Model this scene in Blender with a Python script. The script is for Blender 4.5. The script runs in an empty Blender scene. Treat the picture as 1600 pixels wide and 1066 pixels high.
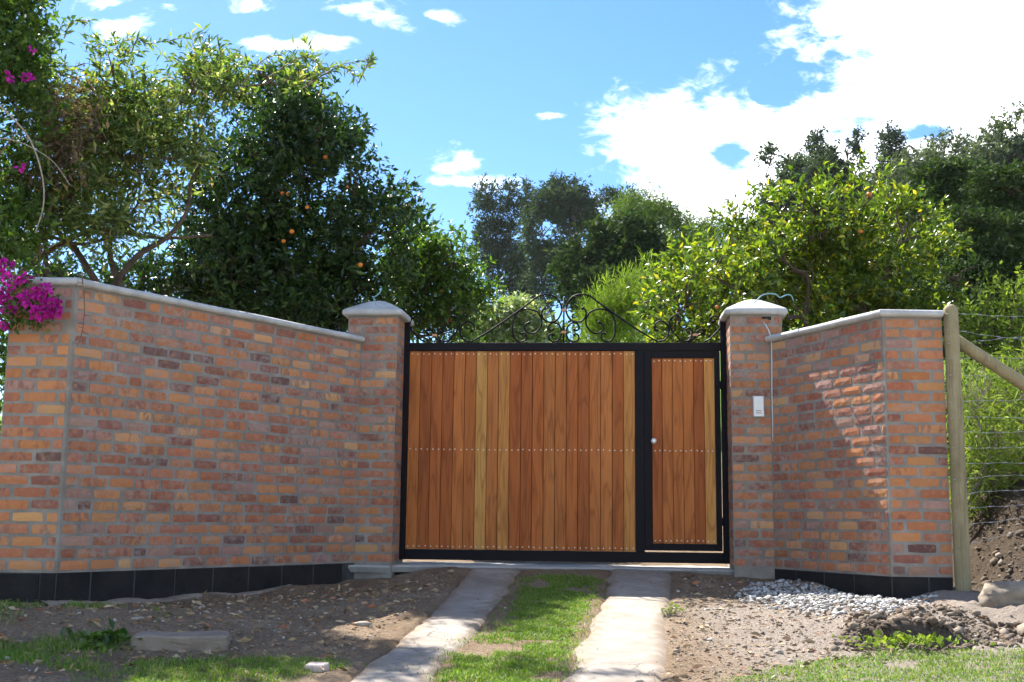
import bpy, bmesh, math, random
import numpy as np
from mathutils import Vector, Matrix

R = math.radians
random.seed(7)
rng = np.random.default_rng(11)
sc = bpy.context.scene
C = sc.collection

# ------------------------------------------------------------------ camera
CAM = np.array([0.0, 0.0, 0.403]); FPX = 1853.0; PITCH = R(8.645); ROLL = R(0.635)
def _axes():
    F = np.array([0, math.cos(PITCH), math.sin(PITCH)]); R0 = np.array([1.0, 0, 0]); U0 = np.array([0, -math.sin(PITCH), math.cos(PITCH)])
    c, s = math.cos(ROLL), math.sin(ROLL)
    return F, c*R0 + s*U0, -s*R0 + c*U0
AF, AR, AU = _axes()
def ray(px, py):
    return AF + AR*(px-800)/FPX - AU*(py-533)/FPX
def at(px, py, Y):
    d = ray(px, py); return CAM + d*(Y/d[1])
cam_data = bpy.data.cameras.new('camera'); cam = bpy.data.objects.new('camera', cam_data); C.objects.link(cam)
cam_data.sensor_width = 36.0; cam_data.lens = 36.0*FPX/1600.0; cam_data.clip_end = 3000; cam_data.clip_start = 0.05
M = Matrix(((AR[0], AU[0], -AF[0]), (AR[1], AU[1], -AF[1]), (AR[2], AU[2], -AF[2]))).to_4x4()
M.translation = Vector(CAM); cam.matrix_world = M
sc.camera = cam

# ------------------------------------------------------------------ exposure
sc.view_settings.view_transform = 'Standard'
sc.view_settings.look = 'None'
sc.view_settings.exposure = 1.9
sc.view_settings.gamma = 1.0
sc.cycles.max_bounces = 5; sc.cycles.diffuse_bounces = 3; sc.cycles.glossy_bounces = 2; sc.cycles.transmission_bounces = 3; sc.cycles.volume_bounces = 0
sc.cycles.use_adaptive_sampling = True; sc.cycles.adaptive_threshold = 0.02
sc.cycles.caustics_reflective = False; sc.cycles.caustics_refractive = False

# ------------------------------------------------------------------ node helper
class NT:
    def __init__(s, tree): s.t = tree; s.n = tree.nodes; s.l = tree.links
    def __call__(s, typ, ins=None, **attrs):
        n = s.n.new('ShaderNode' + typ)
        for k, v in attrs.items(): setattr(n, k, v)
        for k, v in (ins or {}).items():
            if isinstance(v, bpy.types.NodeSocket): s.l.new(v, n.inputs[k])
            else: n.inputs[k].default_value = v
        return n
    def math(s, op, a, b=0.0, c=0.0, clamp=False):
        n = s('Math', {0: a, 1: b, 2: c}, operation=op, use_clamp=clamp); return n.outputs[0]
    def vmath(s, op, a, b=(0, 0, 0)):
        n = s('VectorMath', {0: a, 1: b}, operation=op)
        return n.outputs['Value'] if op in ('LENGTH', 'DOT_PRODUCT') else n.outputs[0]
    def mix(s, f, a, b, mode='MIX'):
        n = s('Mix', {0: f, 6: a, 7: b}, data_type='RGBA', blend_type=mode); return n.outputs[2]
    def ramp(s, f, stops, interp='LINEAR'):
        n = s('ValToRGB', {0: f}); cr = n.color_ramp; cr.interpolation = interp
        while len(cr.elements) < len(stops): cr.elements.new(0.5)
        for e, (p, c) in zip(cr.elements, stops):
            e.position = p; e.color = (c[0], c[1], c[2], 1) if not isinstance(c, (int, float)) else (c, c, c, 1)
        return n.outputs[0]
    def step(s, v, a, b):
        return s('MapRange', {'Value': v, 'From Min': a, 'From Max': b}, interpolation_type='SMOOTHSTEP').outputs[0]
    def noise(s, vec, scale, detail=3.0, rough=0.55, dist=0.0):
        return s('TexNoise', {'Vector': vec, 'Scale': scale, 'Detail': detail, 'Roughness': rough, 'Distortion': dist}).outputs[0]

# ------------------------------------------------------------------ sun and sky
SUN_AZ = R(30.8); SUN_EL = R(49.7)
Ldir = Vector((math.sin(SUN_AZ)*math.cos(SUN_EL), -math.cos(SUN_AZ)*math.cos(SUN_EL), -math.sin(SUN_EL)))
sd = bpy.data.lights.new('sun', 'SUN'); sd.energy = 4.4; sd.angle = R(0.53); sd.color = (1.0, 0.95, 0.87)
sun = bpy.data.objects.new('sun', sd); C.objects.link(sun); sun.rotation_euler = Ldir.to_track_quat('-Z', 'Y').to_euler(); sun.location = (-8, 14, 20)

world = bpy.data.worlds.new('World'); sc.world = world; world.use_nodes = True
w = NT(world.node_tree); world.node_tree.nodes.clear()
sky = w('TexSky', sky_type='NISHITA', sun_disc=False, sun_elevation=SUN_EL, sun_rotation=-SUN_AZ, altitude=1500.0, air_density=1.0, dust_density=0.6, ozone_density=2.0)
dirv = w('TexCoord').outputs['Generated']
sx = w('SeparateXYZ', {0: dirv})
yy = w.math('MAXIMUM', sx.outputs[1], 0.05)
uv = w('CombineXYZ', {0: w.math('DIVIDE', sx.outputs[0], yy), 1: w.math('DIVIDE', sx.outputs[2], yy), 2: 0.0}).outputs[0]
def blob(px, py, a, b):
    d = ray(px, py); u0, v0 = d[0]/d[1], d[2]/d[1]
    v = w.vmath('SUBTRACT', uv, (u0, v0, 0)); v = w.vmath('MULTIPLY', v, (FPX/a, FPX/b, 0))
    return w.math('SUBTRACT', 1.0, w.vmath('LENGTH', v))
blobs = [(1085, 225, 130, 105), (1110, 295, 150, 100), (1270, 275, 220, 130), (1480, 150, 190, 220), (1490, 20, 220, 160), (1560, 260, 330, 140), (1350, 320, 320, 110), (1750, 80, 360, 330),
         (600, 28, 66, 36), (560, 12, 50, 16), (680, 28, 46, 14), (450, 69, 150, 12), (180, 42, 76, 24), (165, 6, 76, 16), (400, 6, 34, 18), (735, 255, 58, 28), (760, 278, 66, 20), (700, 285, 40, 12), (850, 180, 26, 9), (530, 62, 70, 14), (-150, 60, 160, 60), (300, -140, 260, 70), (900, -260, 300, 90)]
acc = None
for b_ in blobs:
    o = blob(*b_); o = w.math('ADD', o, 0.22) if b_[2] >= 125 and b_[0] > 1000 else w.math('MULTIPLY_ADD', o, 0.62, -0.08)
    acc = o if acc is None else w.math('MAXIMUM', acc, o)
for b_ in [(1135, 240, 52, 46), (1450, 208, 90, 26), (1215, 140, 50, 40)]:
    o = w.math('MULTIPLY', w.math('MAXIMUM', blob(*b_), 0.0), 1.5); acc = w.math('SUBTRACT', acc, o)
nz = w('Mix', {0: 0.45, 2: w.noise(w.vmath('MULTIPLY', uv, (1.0, 1.5, 1.0)), 11.0, 9.0, 0.62, 0.35), 3: w.noise(w.vmath('MULTIPLY', uv, (1.0, 1.9, 1.0)), 34.0, 7.0, 0.62, 0.5)}).outputs[0]
cl = w.math('ADD', w.math('MAXIMUM', acc, -0.8), w.math('MULTIPLY', w.math('SUBTRACT', nz, 0.5), 4.4))
cl_front = w.step(cl, -0.1, 0.95)
gn = w.noise(dirv, 2.6, 7.0, 0.6, 0.2)
cl_back = w.step(gn, 0.52, 0.66)
front = w.step(sx.outputs[1], 0.35, 0.6)
dens = w('Mix', {0: front, 2: cl_back, 3: cl_front}).outputs[0]
dens = w.math('MULTIPLY', dens, w.step(sx.outputs[2], -0.05, 0.05))
ctex = w.ramp(w.noise(dirv, 12.0, 5.0, 0.55), [(0.3, (7.2, 7.7, 8.4)), (0.62, (9.6, 9.7, 9.8))])
skyc = w('HueSaturation', {'Hue': 0.503, 'Saturation': 1.25, 'Value': 0.70, 'Fac': 1.0, 'Color': sky.outputs[0]}).outputs[0]
col = w.mix(dens, skyc, ctex)
bg = w('Background', {'Color': col, 'Strength': 0.1})
wo = w('OutputWorld', {'Surface': bg.outputs[0]})

# ------------------------------------------------------------------ materials
def newmat(name):
    m = bpy.data.materials.new(name); m.use_nodes = True; m.node_tree.nodes.clear()
    t = NT(m.node_tree); b = t('BsdfPrincipled'); o = t('OutputMaterial', {'Surface': b.outputs[0]})
    return m, t, b, o
def bump(t, b, h, strength=0.4, dist=0.01):
    n = t('Bump', {'Height': h, 'Strength': strength, 'Distance': dist}); t.l.new(n.outputs[0], b.inputs['Normal'])
def setc(t, b, c): t.l.new(c, b.inputs['Base Color'])

def mat_simple(name, col, rough=0.8, var=0.25, scale=12.0, bstr=0.3, bdist=0.004, metal=0.0, spec=0.4):
    m, t, b, o = newmat(name)
    p = t('TexCoord').outputs['Object']; n = t.noise(p, scale, 6.0, 0.6)
    lo = tuple(c*(1-var) for c in col); hi = tuple(min(1, c*(1+var)) for c in col)
    setc(t, b, t.ramp(n, [(0.3, lo), (0.7, hi)])); b.inputs['Roughness'].default_value = rough; b.inputs['Metallic'].default_value = metal
    b.inputs['Specular IOR Level'].default_value = spec
    bump(t, b, t.noise(p, scale*5, 5.0, 0.6), bstr, bdist)
    return m

def mat_brick():
    m, t, b, o = newmat('brick_clay')
    oi = t('ObjectInfo'); p = t('TexCoord').outputs['Object']
    off = t('CombineXYZ', {0: t.math('MULTIPLY', oi.outputs['Random'], 91.0), 1: t.math('MULTIPLY', oi.outputs['Random'], 37.0), 2: t.math('MULTIPLY', oi.outputs['Random'], 53.0)}).outputs[0]
    q = t.vmath('ADD', p, off)
    base = oi.outputs['Color']
    n1 = t.noise(t.vmath('MULTIPLY', q, (1.0, 1.0, 0.45)), 16.0, 3.0, 0.55, 0.6)
    pick = t.step(t.math('FRACT', t.math('MULTIPLY', oi.outputs['Random'], 7.31)), 0.25, 0.85)
    base = t.mix(t.math('MULTIPLY', t.math('MULTIPLY', t.step(n1, 0.48, 0.60), 0.62), pick), base, (0.19, 0.085, 0.075, 1))            # fired dark patches
    base = t.mix(t.math('MULTIPLY', t.step(t.noise(q, 23.0, 3.0), 0.5, 0.75), 0.45), base, (0.60, 0.27, 0.11, 1))
    fine = t.noise(q, 140.0, 4.0, 0.6)
    base = t.mix(0.35, base, t.ramp(fine, [(0.25, 0.35), (0.75, 1.0)]), 'MULTIPLY')
    sm = t.noise(t.vmath('ADD', q, (5, 3, 8)), 19.0, 6.0, 0.65, 0.4)
    smf = t.math('MULTIPLY', t.step(sm, 0.36, 0.72), oi.outputs['Alpha'])
    base = t.mix(smf, base, (0.33, 0.285, 0.255, 1))                                                          # mortar smeared over the face
    setc(t, b, base); b.inputs['Roughness'].default_value = 0.92; b.inputs['Specular IOR Level'].default_value = 0.2
    bump(t, b, t.math('ADD', fine, t.math('MULTIPLY', n1, 1.5)), 0.5, 0.003)
    return m
def mat_mortar():
    m, t, b, o = newmat('mortar'); p = t('NewGeometry').outputs['Position']
    n = t.noise(p, 5.0, 6.0, 0.65); f = t.noise(p, 160.0, 3.0, 0.6)
    c = t.ramp(n, [(0.3, (0.195, 0.173, 0.148)), (0.52, (0.26, 0.235, 0.205)), (0.72, (0.345, 0.315, 0.28))])
    c = t.mix(0.3, c, t.ramp(f, [(0.3, 0.5), (0.7, 1.0)]), 'MULTIPLY')
    setc(t, b, c); b.inputs['Roughness'].default_value = 0.95; b.inputs['Specular IOR Level'].default_value = 0.15
    bump(t, b, t.math('ADD', f, t.math('MULTIPLY', t.noise(p, 30.0, 4.0), 2.0)), 0.6, 0.004)
    return m
def mat_concrete(name, lo, hi, scale=4.0, stain=0.4):
    m, t, b, o = newmat(name); p = t('NewGeometry').outputs['Position']
    n = t.noise(p, scale, 7.0, 0.65); f = t.noise(p, 220.0, 3.0, 0.6); st = t.noise(p, scale*4, 4.0, 0.7, 0.5)
    c = t.ramp(n, [(0.3, lo), (0.7, hi)])
    c = t.mix(t.math('MULTIPLY', t.step(st, 0.56, 0.72), stain), c, tuple(v*0.45 for v in lo) + (1,))
    c = t.mix(0.25, c, t.ramp(f, [(0.3, 0.5), (0.7, 1.0)]), 'MULTIPLY')
    setc(t, b, c); b.inputs['Roughness'].default_value = 0.9; b.inputs['Specular IOR Level'].default_value = 0.2
    bump(t, b, t.math('ADD', f, t.math('MULTIPLY', t.noise(p, 45.0, 4.0), 1.5)), 0.45, 0.004)
    return m
def mat_track():
    m, t, b, o = newmat('old_concrete_track'); p = t('NewGeometry').outputs['Position']
    n = t.noise(p, 2.2, 7.0, 0.65); f = t.noise(p, 90.0, 5.0, 0.65)
    c = t.ramp(n, [(0.3, (0.215, 0.187, 0.155)), (0.55, (0.31, 0.277, 0.238)), (0.75, (0.41, 0.375, 0.328))])
    warp = t.vmath('ADD', p, t.vmath('MULTIPLY', t('TexNoise', {'Vector': p, 'Scale': 5.0, 'Detail': 4.0}).outputs[1], (0.22, 0.22, 0.0)))
    vor = t('TexVoronoi', {'Vector': warp, 'Scale': 3.8}, feature='DISTANCE_TO_EDGE').outputs['Distance']
    crack = t.math('SUBTRACT', 1.0, t.step(vor, 0.003, 0.018))
    crack = t.math('MULTIPLY', crack, t.step(t.noise(p, 1.6, 3.0), 0.40, 0.56))
    c = t.mix(t.math('MULTIPLY', crack, 0.7), c, (0.13, 0.105, 0.08, 1))
    dirt = t.step(t.noise(p, 6.0, 6.0, 0.7), 0.52, 0.7)
    c = t.mix(t.math('MULTIPLY', dirt, 0.5), c, (0.24, 0.185, 0.13, 1))
    ed = t('Attribute', attribute_name='edge').outputs['Fac']
    soil = t.step(t.math('ADD', ed, t.math('MULTIPLY', t.math('SUBTRACT', t.noise(p, 9.0, 5.0, 0.65), 0.5), 0.40)), 0.13, 0.0)
    c = t.mix(t.math('MULTIPLY', soil, 0.9), c, (0.25, 0.19, 0.135, 1))
    c = t.mix(0.3, c, t.ramp(f, [(0.3, 0.5), (0.7, 1.0)]), 'MULTIPLY')
    setc(t, b, c); b.inputs['Roughness'].default_value = 0.92; b.inputs['Specular IOR Level'].default_value = 0.2
    bump(t, b, t.math('SUBTRACT', t.math('ADD', f, t.math('MULTIPLY', n, 2.0)), t.math('MULTIPLY', crack, 1.6)), 0.6, 0.006)
    return m
def mat_wood():
    m, t, b, o = newmat('varnished_plank'); oi = t('ObjectInfo'); p = t('TexCoord').outputs['Object']
    r = oi.outputs['Random']
    off = t('CombineXYZ', {0: t.math('MULTIPLY', r, 31.0), 1: t.math('MULTIPLY', r, 77.0), 2: t.math('MULTIPLY', r, 19.0)}).outputs[0]
    q = t.vmath('ADD', t.vmath('MULTIPLY', p, (7.0, 1.0, 0.75)), off)
    n = t.noise(q, 1.0, 2.0, 0.5, 0.35)
    rings = t.math('PINGPONG', t.math('MULTIPLY', n, 14.0), 1.0)
    fib = t.noise(t.vmath('MULTIPLY', t.vmath('ADD', p, off), (90.0, 1.0, 2.2)), 1.0, 4.0, 0.6)
    big = t.noise(t.vmath('MULTIPLY', t.vmath('ADD', p, off), (8.0, 1.0, 1.6)), 1.0, 3.0, 0.6)
    base = oi.outputs['Color']
    dark = t.mix(1.0, base, (0.42, 0.33, 0.27, 1), 'MULTIPLY')
    c = t.mix(t.math('MULTIPLY', t.step(rings, 0.5, 1.0), 0.5), base, dark)
    c = t.mix(t.math('MULTIPLY', t.step(fib, 0.45, 0.75), 0.5), c, dark)
    c = t.mix(t.math('MULTIPLY', t.step(big, 0.48, 0.72), 0.45), c, t.mix(1.0, base, (1.15, 1.22, 1.25, 1), 'MULTIPLY'))
    c = t.mix(t.math('MULTIPLY', t.step(big, 0.5, 0.28), 0.35), c, dark)
    setc(t, b, c); b.inputs['Roughness'].default_value = 0.55; b.inputs['Specular IOR Level'].default_value = 0.18
    bump(t, b, t.math('ADD', fib, rings), 0.15, 0.002)
    return m
def mat_soil():
    m, t, b, o = newmat('soil'); g = t('NewGeometry'); p = g.outputs['Position']
    n = t.noise(p, 1.3, 7.0, 0.68); f = t.noise(p, 38.0, 6.0, 0.7); f2 = t.noise(p, 130.0, 4.0, 0.7)
    c = t.ramp(n, [(0.3, (0.21, 0.142, 0.088)), (0.5, (0.295, 0.214, 0.142)), (0.7, (0.39, 0.305, 0.22))])
    c = t.mix(0.8, c, t.ramp(f, [(0.3, 0.4), (0.5, 0.95), (0.72, 1.4)]), 'MULTIPLY')
    c = t.mix(t.math('MULTIPLY', t.step(f2, 0.6, 0.72), 0.4), c, (0.36, 0.32, 0.27, 1))
    sp = t('SeparateXYZ', {0: p})
    # dry pale earth and crushed stone right of the drive
    pale = t.math('MULTIPLY', t.step(sp.outputs[0], 1.0, 1.8), t.step(sp.outputs[1], 10.2, 9.4))
    c = t.mix(t.math('MULTIPLY', pale, 0.85), c, t.ramp(f, [(0.3, (0.27, 0.22, 0.18)), (0.7, (0.45, 0.395, 0.345))]))
    bank_shade = t.math('MULTIPLY', t.step(sp.outputs[0], 3.5, 3.9), t.step(sp.outputs[1], 9.0, 9.5))
    c = t.mix(t.math('MULTIPLY', bank_shade, 0.9), c, t.ramp(f, [(0.3, (0.045, 0.033, 0.023)), (0.7, (0.11, 0.082, 0.058))]))  # shade under the bank's plants, painted in as darker soil
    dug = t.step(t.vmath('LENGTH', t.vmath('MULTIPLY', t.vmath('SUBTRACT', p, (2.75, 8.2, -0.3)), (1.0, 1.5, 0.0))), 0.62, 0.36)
    c = t.mix(t.math('MULTIPLY', dug, 0.85), c, t.ramp(f, [(0.3, (0.05, 0.036, 0.026)), (0.7, (0.15, 0.115, 0.085))]))     # dark of the shaded hole painted onto the dug earth
    # meadow behind the walls
    back = t.step(sp.outputs[1], 17.0, 22.0)
    gr = t.ramp(t.noise(p, 0.8, 7.0, 0.7), [(0.3, (0.10, 0.17, 0.03)), (0.55, (0.17, 0.27, 0.05)), (0.75, (0.26, 0.33, 0.08))])
    c = t.mix(back, c, gr)
    # worn turf base where the grass grows thick
    setc(t, b, c); b.inputs['Roughness'].default_value = 1.0; b.inputs['Specular IOR Level'].default_value = 0.1
    bump(t, b, t.math('ADD', t.math('MULTIPLY', f, 2.0), f2), 1.0, 0.02)
    return m
def mat_leaf(name, stops, trans=0.4, rough=0.38, spec=0.5, tcol=(1.25, 1.35, 0.55)):
    m, t, b, o = newmat(name); g = t('NewGeometry')
    c = t.ramp(g.outputs['Random Per Island'], stops)
    c = t.mix(0.5, c, t.ramp(t.noise(g.outputs['Position'], 1.4, 3.0), [(0.3, 0.6), (0.7, 1.25)]), 'MULTIPLY')
    setc(t, b, c); b.inputs['Roughness'].default_value = rough; b.inputs['Specular IOR Level'].default_value = spec
    tr = t('BsdfTranslucent', {'Color': t.mix(1.0, c, tuple(tcol) + (1,), 'MULTIPLY')})
    mx = t('MixShader', {0: trans, 1: b.outputs[0], 2: tr.outputs[0]}); t.l.new(mx.outputs[0], o.inputs['Surface'])
    return m
def mat_island(name, stops, rough=0.9):
    m, t, b, o = newmat(name); g = t('NewGeometry')
    c = t.ramp(g.outputs['Random Per Island'], stops)
    f = t.noise(g.outputs['Position'], 70.0, 5.0, 0.65)
    c = t.mix(0.5, c, t.ramp(f, [(0.3, 0.55), (0.7, 1.2)]), 'MULTIPLY')
    setc(t, b, c); b.inputs['Roughness'].default_value = rough; b.inputs['Specular IOR Level'].default_value = 0.25
    bump(t, b, f, 0.5, 0.004)
    return m

def mat_wood_post():
    m, t, b, o = newmat('treated_pine'); p = t('NewGeometry').outputs['Position']
    g = t.noise(t.vmath('MULTIPLY', p, (40.0, 40.0, 2.0)), 1.0, 5.0, 0.65, 0.3); k = t.noise(p, 5.0, 4.0, 0.6)
    c = t.ramp(k, [(0.3, (0.215, 0.175, 0.095)), (0.7, (0.33, 0.28, 0.165))]); c = t.mix(t.math('MULTIPLY', t.step(g, 0.5, 0.72), 0.55), c, (0.10, 0.08, 0.05, 1))
    setc(t, b, c); b.inputs['Roughness'].default_value = 0.85; b.inputs['Specular IOR Level'].default_value = 0.2; bump(t, b, g, 0.6, 0.006); return m
MT = {}
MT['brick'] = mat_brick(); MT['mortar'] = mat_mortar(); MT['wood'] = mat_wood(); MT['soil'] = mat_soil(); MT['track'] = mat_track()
MT['coping'] = mat_concrete('coping_concrete', (0.36, 0.355, 0.345), (0.56, 0.555, 0.545), 7.0, 0.45)
MT['sill'] = mat_concrete('sill_concrete', (0.30, 0.29, 0.27), (0.42, 0.41, 0.39), 5.0, 0.4)
MT['slab'] = mat_concrete('slab_concrete', (0.185, 0.145, 0.11), (0.32, 0.26, 0.205), 6.0, 0.4)
MT['plinth'] = mat_concrete('bitumen_block', (0.010, 0.010, 0.011), (0.030, 0.028, 0.027), 3.5, 0.5)
MT['plinth_joint'] = mat_simple('bitumen_joint', (0.05, 0.048, 0.047), 0.85, 0.4, 9.0)
MT['iron'] = mat_simple('black_painted_steel', (0.0075, 0.006, 0.0085), 0.6, 0.15, 9.0, 0.08, 0.001, spec=0.15)
MT['copper'] = mat_simple('copper_collar', (0.55, 0.25, 0.14), 0.45, 0.2, 30.0, 0.1, 0.001, metal=0.3)
MT['screw'] = mat_simple('bright_screw', (0.75, 0.70, 0.62), 0.4, 0.1, 40.0, 0.05, 0.001, metal=0.2)
MT['knob'] = mat_simple('steel_knob', (0.70, 0.70, 0.69), 0.4, 0.05, 40.0, 0.02, 0.001, metal=0.35)
MT['post'] = mat_wood_post()
MT['wire'] = mat_simple('galvanised_wire', (0.30, 0.31, 0.33), 0.5, 0.2, 60.0, 0.1, 0.001, metal=0.5)
MT['white_plastic'] = mat_simple('white_plastic', (0.78, 0.78, 0.78), 0.4, 0.03, 20.0, 0.02, 0.001)
MT['grey_plastic'] = mat_simple('grey_plastic', (0.40, 0.41, 0.43), 0.5, 0.05, 20.0, 0.02, 0.001)
MT['dark'] = mat_simple('dark_cavity', (0.012, 0.012, 0.012), 0.8, 0.1)
MT['pale_brick'] = mat_simple('pale_brick', (0.52, 0.42, 0.37), 0.9, 0.3, 30.0)
MT['cable'] = mat_simple('pale_cable', (0.52, 0.55, 0.58), 0.5, 0.1)
MT['teal'] = mat_simple('teal_wire', (0.18, 0.36, 0.40), 0.4, 0.1)
MT['purple_post'] = mat_simple('dark_violet_post', (0.055, 0.04, 0.085), 0.6, 0.2)
MT['bark'] = mat_simple('bark', (0.085, 0.06, 0.042), 0.95, 0.4, 14.0, 0.8, 0.02)
MT['bark_pale'] = mat_simple('pale_cane', (0.30, 0.25, 0.20), 0.9, 0.3, 14.0, 0.5, 0.01)
MT['bark_dry'] = mat_simple('dry_twig', (0.17, 0.115, 0.08), 0.95, 0.3, 14.0, 0.5, 0.01)
MT['orange'] = mat_simple('orange_peel', (0.62, 0.19, 0.02), 0.45, 0.12, 40.0, 0.2, 0.001)
MT['boulder'] = mat_concrete('boulder_stone', (0.19, 0.155, 0.12), (0.34, 0.29, 0.235), 11.0, 0.6)
MT['gravel'] = mat_island('crushed_stone', [(0.0, (0.15, 0.13, 0.11)), (0.35, (0.28, 0.26, 0.235)), (0.7, (0.45, 0.435, 0.41)), (1.0, (0.66, 0.65, 0.62))])
MT['pebble'] = mat_island('loose_stone', [(0.0, (0.14, 0.10, 0.07)), (0.65, (0.23, 0.175, 0.125)), (0.92, (0.35, 0.30, 0.245)), (1.0, (0.58, 0.55, 0.50))])
MT['clod'] = mat_island('earth_clod', [(0.0, (0.08, 0.058, 0.04)), (0.6, (0.15, 0.115, 0.083)), (1.0, (0.27, 0.22, 0.175))], 1.0)
MT['litter'] = mat_island('dry_litter', [(0.0, (0.18, 0.11, 0.06)), (0.5, (0.34, 0.23, 0.12)), (0.85, (0.50, 0.40, 0.26)), (1.0, (0.42, 0.12, 0.05))])
MT['grass'] = mat_leaf('grass_blade', [(0.0, (0.085, 0.17, 0.02)), (0.5, (0.14, 0.26, 0.03)), (0.78, (0.22, 0.32, 0.05)), (1.0, (0.42, 0.38, 0.17))], 0.35, 0.55, 0.25)
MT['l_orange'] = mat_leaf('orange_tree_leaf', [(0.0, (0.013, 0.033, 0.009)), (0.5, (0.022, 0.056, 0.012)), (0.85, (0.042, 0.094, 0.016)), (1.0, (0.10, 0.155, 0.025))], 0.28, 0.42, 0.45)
MT['l_citrus'] = mat_leaf('citrus_leaf', [(0.0, (0.04, 0.085, 0.012)), (0.4, (0.09, 0.15, 0.015)), (0.78, (0.19, 0.25, 0.022)), (0.93, (0.32, 0.36, 0.03)), (1.0, (0.55, 0.42, 0.03))], 0.45, 0.33, 0.6)
MT['l_loose'] = mat_leaf('loose_leaf', [(0.0, (0.045, 0.09, 0.022)), (0.45, (0.09, 0.15, 0.035)), (0.8, (0.20, 0.26, 0.065)), (0.95, (0.34, 0.37, 0.13)), (1.0, (0.45, 0.30, 0.10))], 0.45, 0.4, 0.5)
MT['l_boug'] = mat_leaf('bougainvillea_leaf', [(0.0, (0.03, 0.07, 0.012)), (0.6, (0.07, 0.14, 0.02)), (1.0, (0.15, 0.24, 0.03))], 0.45, 0.4, 0.45)
MT['l_dry'] = mat_leaf('withered_leaf', [(0.0, (0.10, 0.07, 0.05)), (1.0, (0.24, 0.17, 0.12))], 0.3, 0.8, 0.1)
MT['bract'] = mat_leaf('magenta_bract', [(0.0, (0.36, 0.01, 0.22)), (0.6, (0.55, 0.02, 0.36)), (1.0, (0.72, 0.05, 0.5))], 0.4, 0.6, 0.2, (1.2, 0.9, 1.2))
MT['l_dark'] = mat_leaf('dark_far_leaf', [(0.0, (0.016, 0.032, 0.014)), (0.6, (0.03, 0.055, 0.02)), (1.0, (0.06, 0.09, 0.03))], 0.3, 0.75, 0.12)
MT['l_pine'] = mat_leaf('pine_needles', [(0.0, (0.022, 0.036, 0.024)), (0.6, (0.038, 0.062, 0.036)), (1.0, (0.07, 0.10, 0.055))], 0.3, 0.75, 0.12)
MT['l_grey'] = mat_leaf('grey_green_leaf', [(0.0, (0.05, 0.07, 0.045)), (0.6, (0.085, 0.115, 0.07)), (1.0, (0.17, 0.20, 0.14))], 0.3, 0.75, 0.12)
MT['l_bamboo'] = mat_leaf('bamboo_leaf', [(0.0, (0.09, 0.15, 0.02)), (0.5, (0.17, 0.26, 0.035)), (1.0, (0.32, 0.38, 0.07))], 0.3, 0.75, 0.12)
MT['l_farbamboo'] = mat_leaf('far_bamboo_leaf', [(0.0, (0.05, 0.09, 0.02)), (0.5, (0.09, 0.15, 0.03)), (1.0, (0.16, 0.22, 0.05))], 0.3, 0.75, 0.12)
MT['l_cypress'] = mat_leaf('cypress_leaf', [(0.0, (0.016, 0.033, 0.012)), (0.6, (0.032, 0.06, 0.018)), (1.0, (0.07, 0.10, 0.03))], 0.3, 0.75, 0.12)
MT['l_pale'] = mat_leaf('pale_shrub_leaf', [(0.0, (0.10, 0.14, 0.06)), (0.6, (0.2, 0.25, 0.12)), (0.85, (0.3, 0.34, 0.2)), (1.0, (0.6, 0.6, 0.52))], 0.4, 0.45, 0.4)

# ------------------------------------------------------------------ object helpers
def tag(o, label=None, cat=None, group=None, kind=None):
    if label: o['label'] = label
    if cat: o['category'] = cat
    if group: o['group'] = group
    if kind: o['kind'] = kind
    return o
def empty(name, loc=(0, 0, 0), rz=0.0, parent=None):
    o = bpy.data.objects.new(name, None); C.objects.link(o); o.location = loc; o.rotation_euler = (0, 0, rz); o.empty_display_size = 0.2
    if parent: o.parent = parent
    return o
def link(name, me, mat=None, parent=None, loc=None, rz=None):
    o = bpy.data.objects.new(name, me); C.objects.link(o)
    if mat is not None and not me.materials: me.materials.append(mat)
    if loc is not None: o.location = loc
    if rz is not None: o.rotation_euler = (0, 0, rz)
    if parent: o.parent = parent
    return o
def mesh_np(name, V, F, smooth=False):
    """V (n,3); F list of index lists or (m,k) array."""
    me = bpy.data.meshes.new(name); V = np.asarray(V, dtype=np.float32)
    if isinstance(F, np.ndarray):
        m, k = F.shape
        me.vertices.add(len(V)); me.vertices.foreach_set('co', V.ravel())
        me.loops.add(m*k); me.loops.foreach_set('vertex_index', F.astype(np.int32).ravel())
        me.polygons.add(m); me.polygons.foreach_set('loop_start', np.arange(0, m*k, k, dtype=np.int32))
        me.update(calc_edges=True)
    else:
        me.from_pydata([tuple(v) for v in V.tolist()], [], F)
    if smooth: me.polygons.foreach_set('use_smooth', np.ones(len(me.polygons), dtype=bool))
    me.update(); return me
def box_mesh(name, x0, x1, y0, y1, z0, z1, bev=0.0):
    bm = bmesh.new(); bmesh.ops.create_cube(bm, size=1.0)
    for v in bm.verts:
        v.co = Vector(((x0+x1)/2+v.co.x*(x1-x0), (y0+y1)/2+v.co.y*(y1-y0), (z0+z1)/2+v.co.z*(z1-z0)))
    if bev > 0: bmesh.ops.bevel(bm, geom=bm.edges[:], offset=bev, segments=1, affect='EDGES')
    me = bpy.data.meshes.new(name); bm.to_mesh(me); bm.free(); return me
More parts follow.
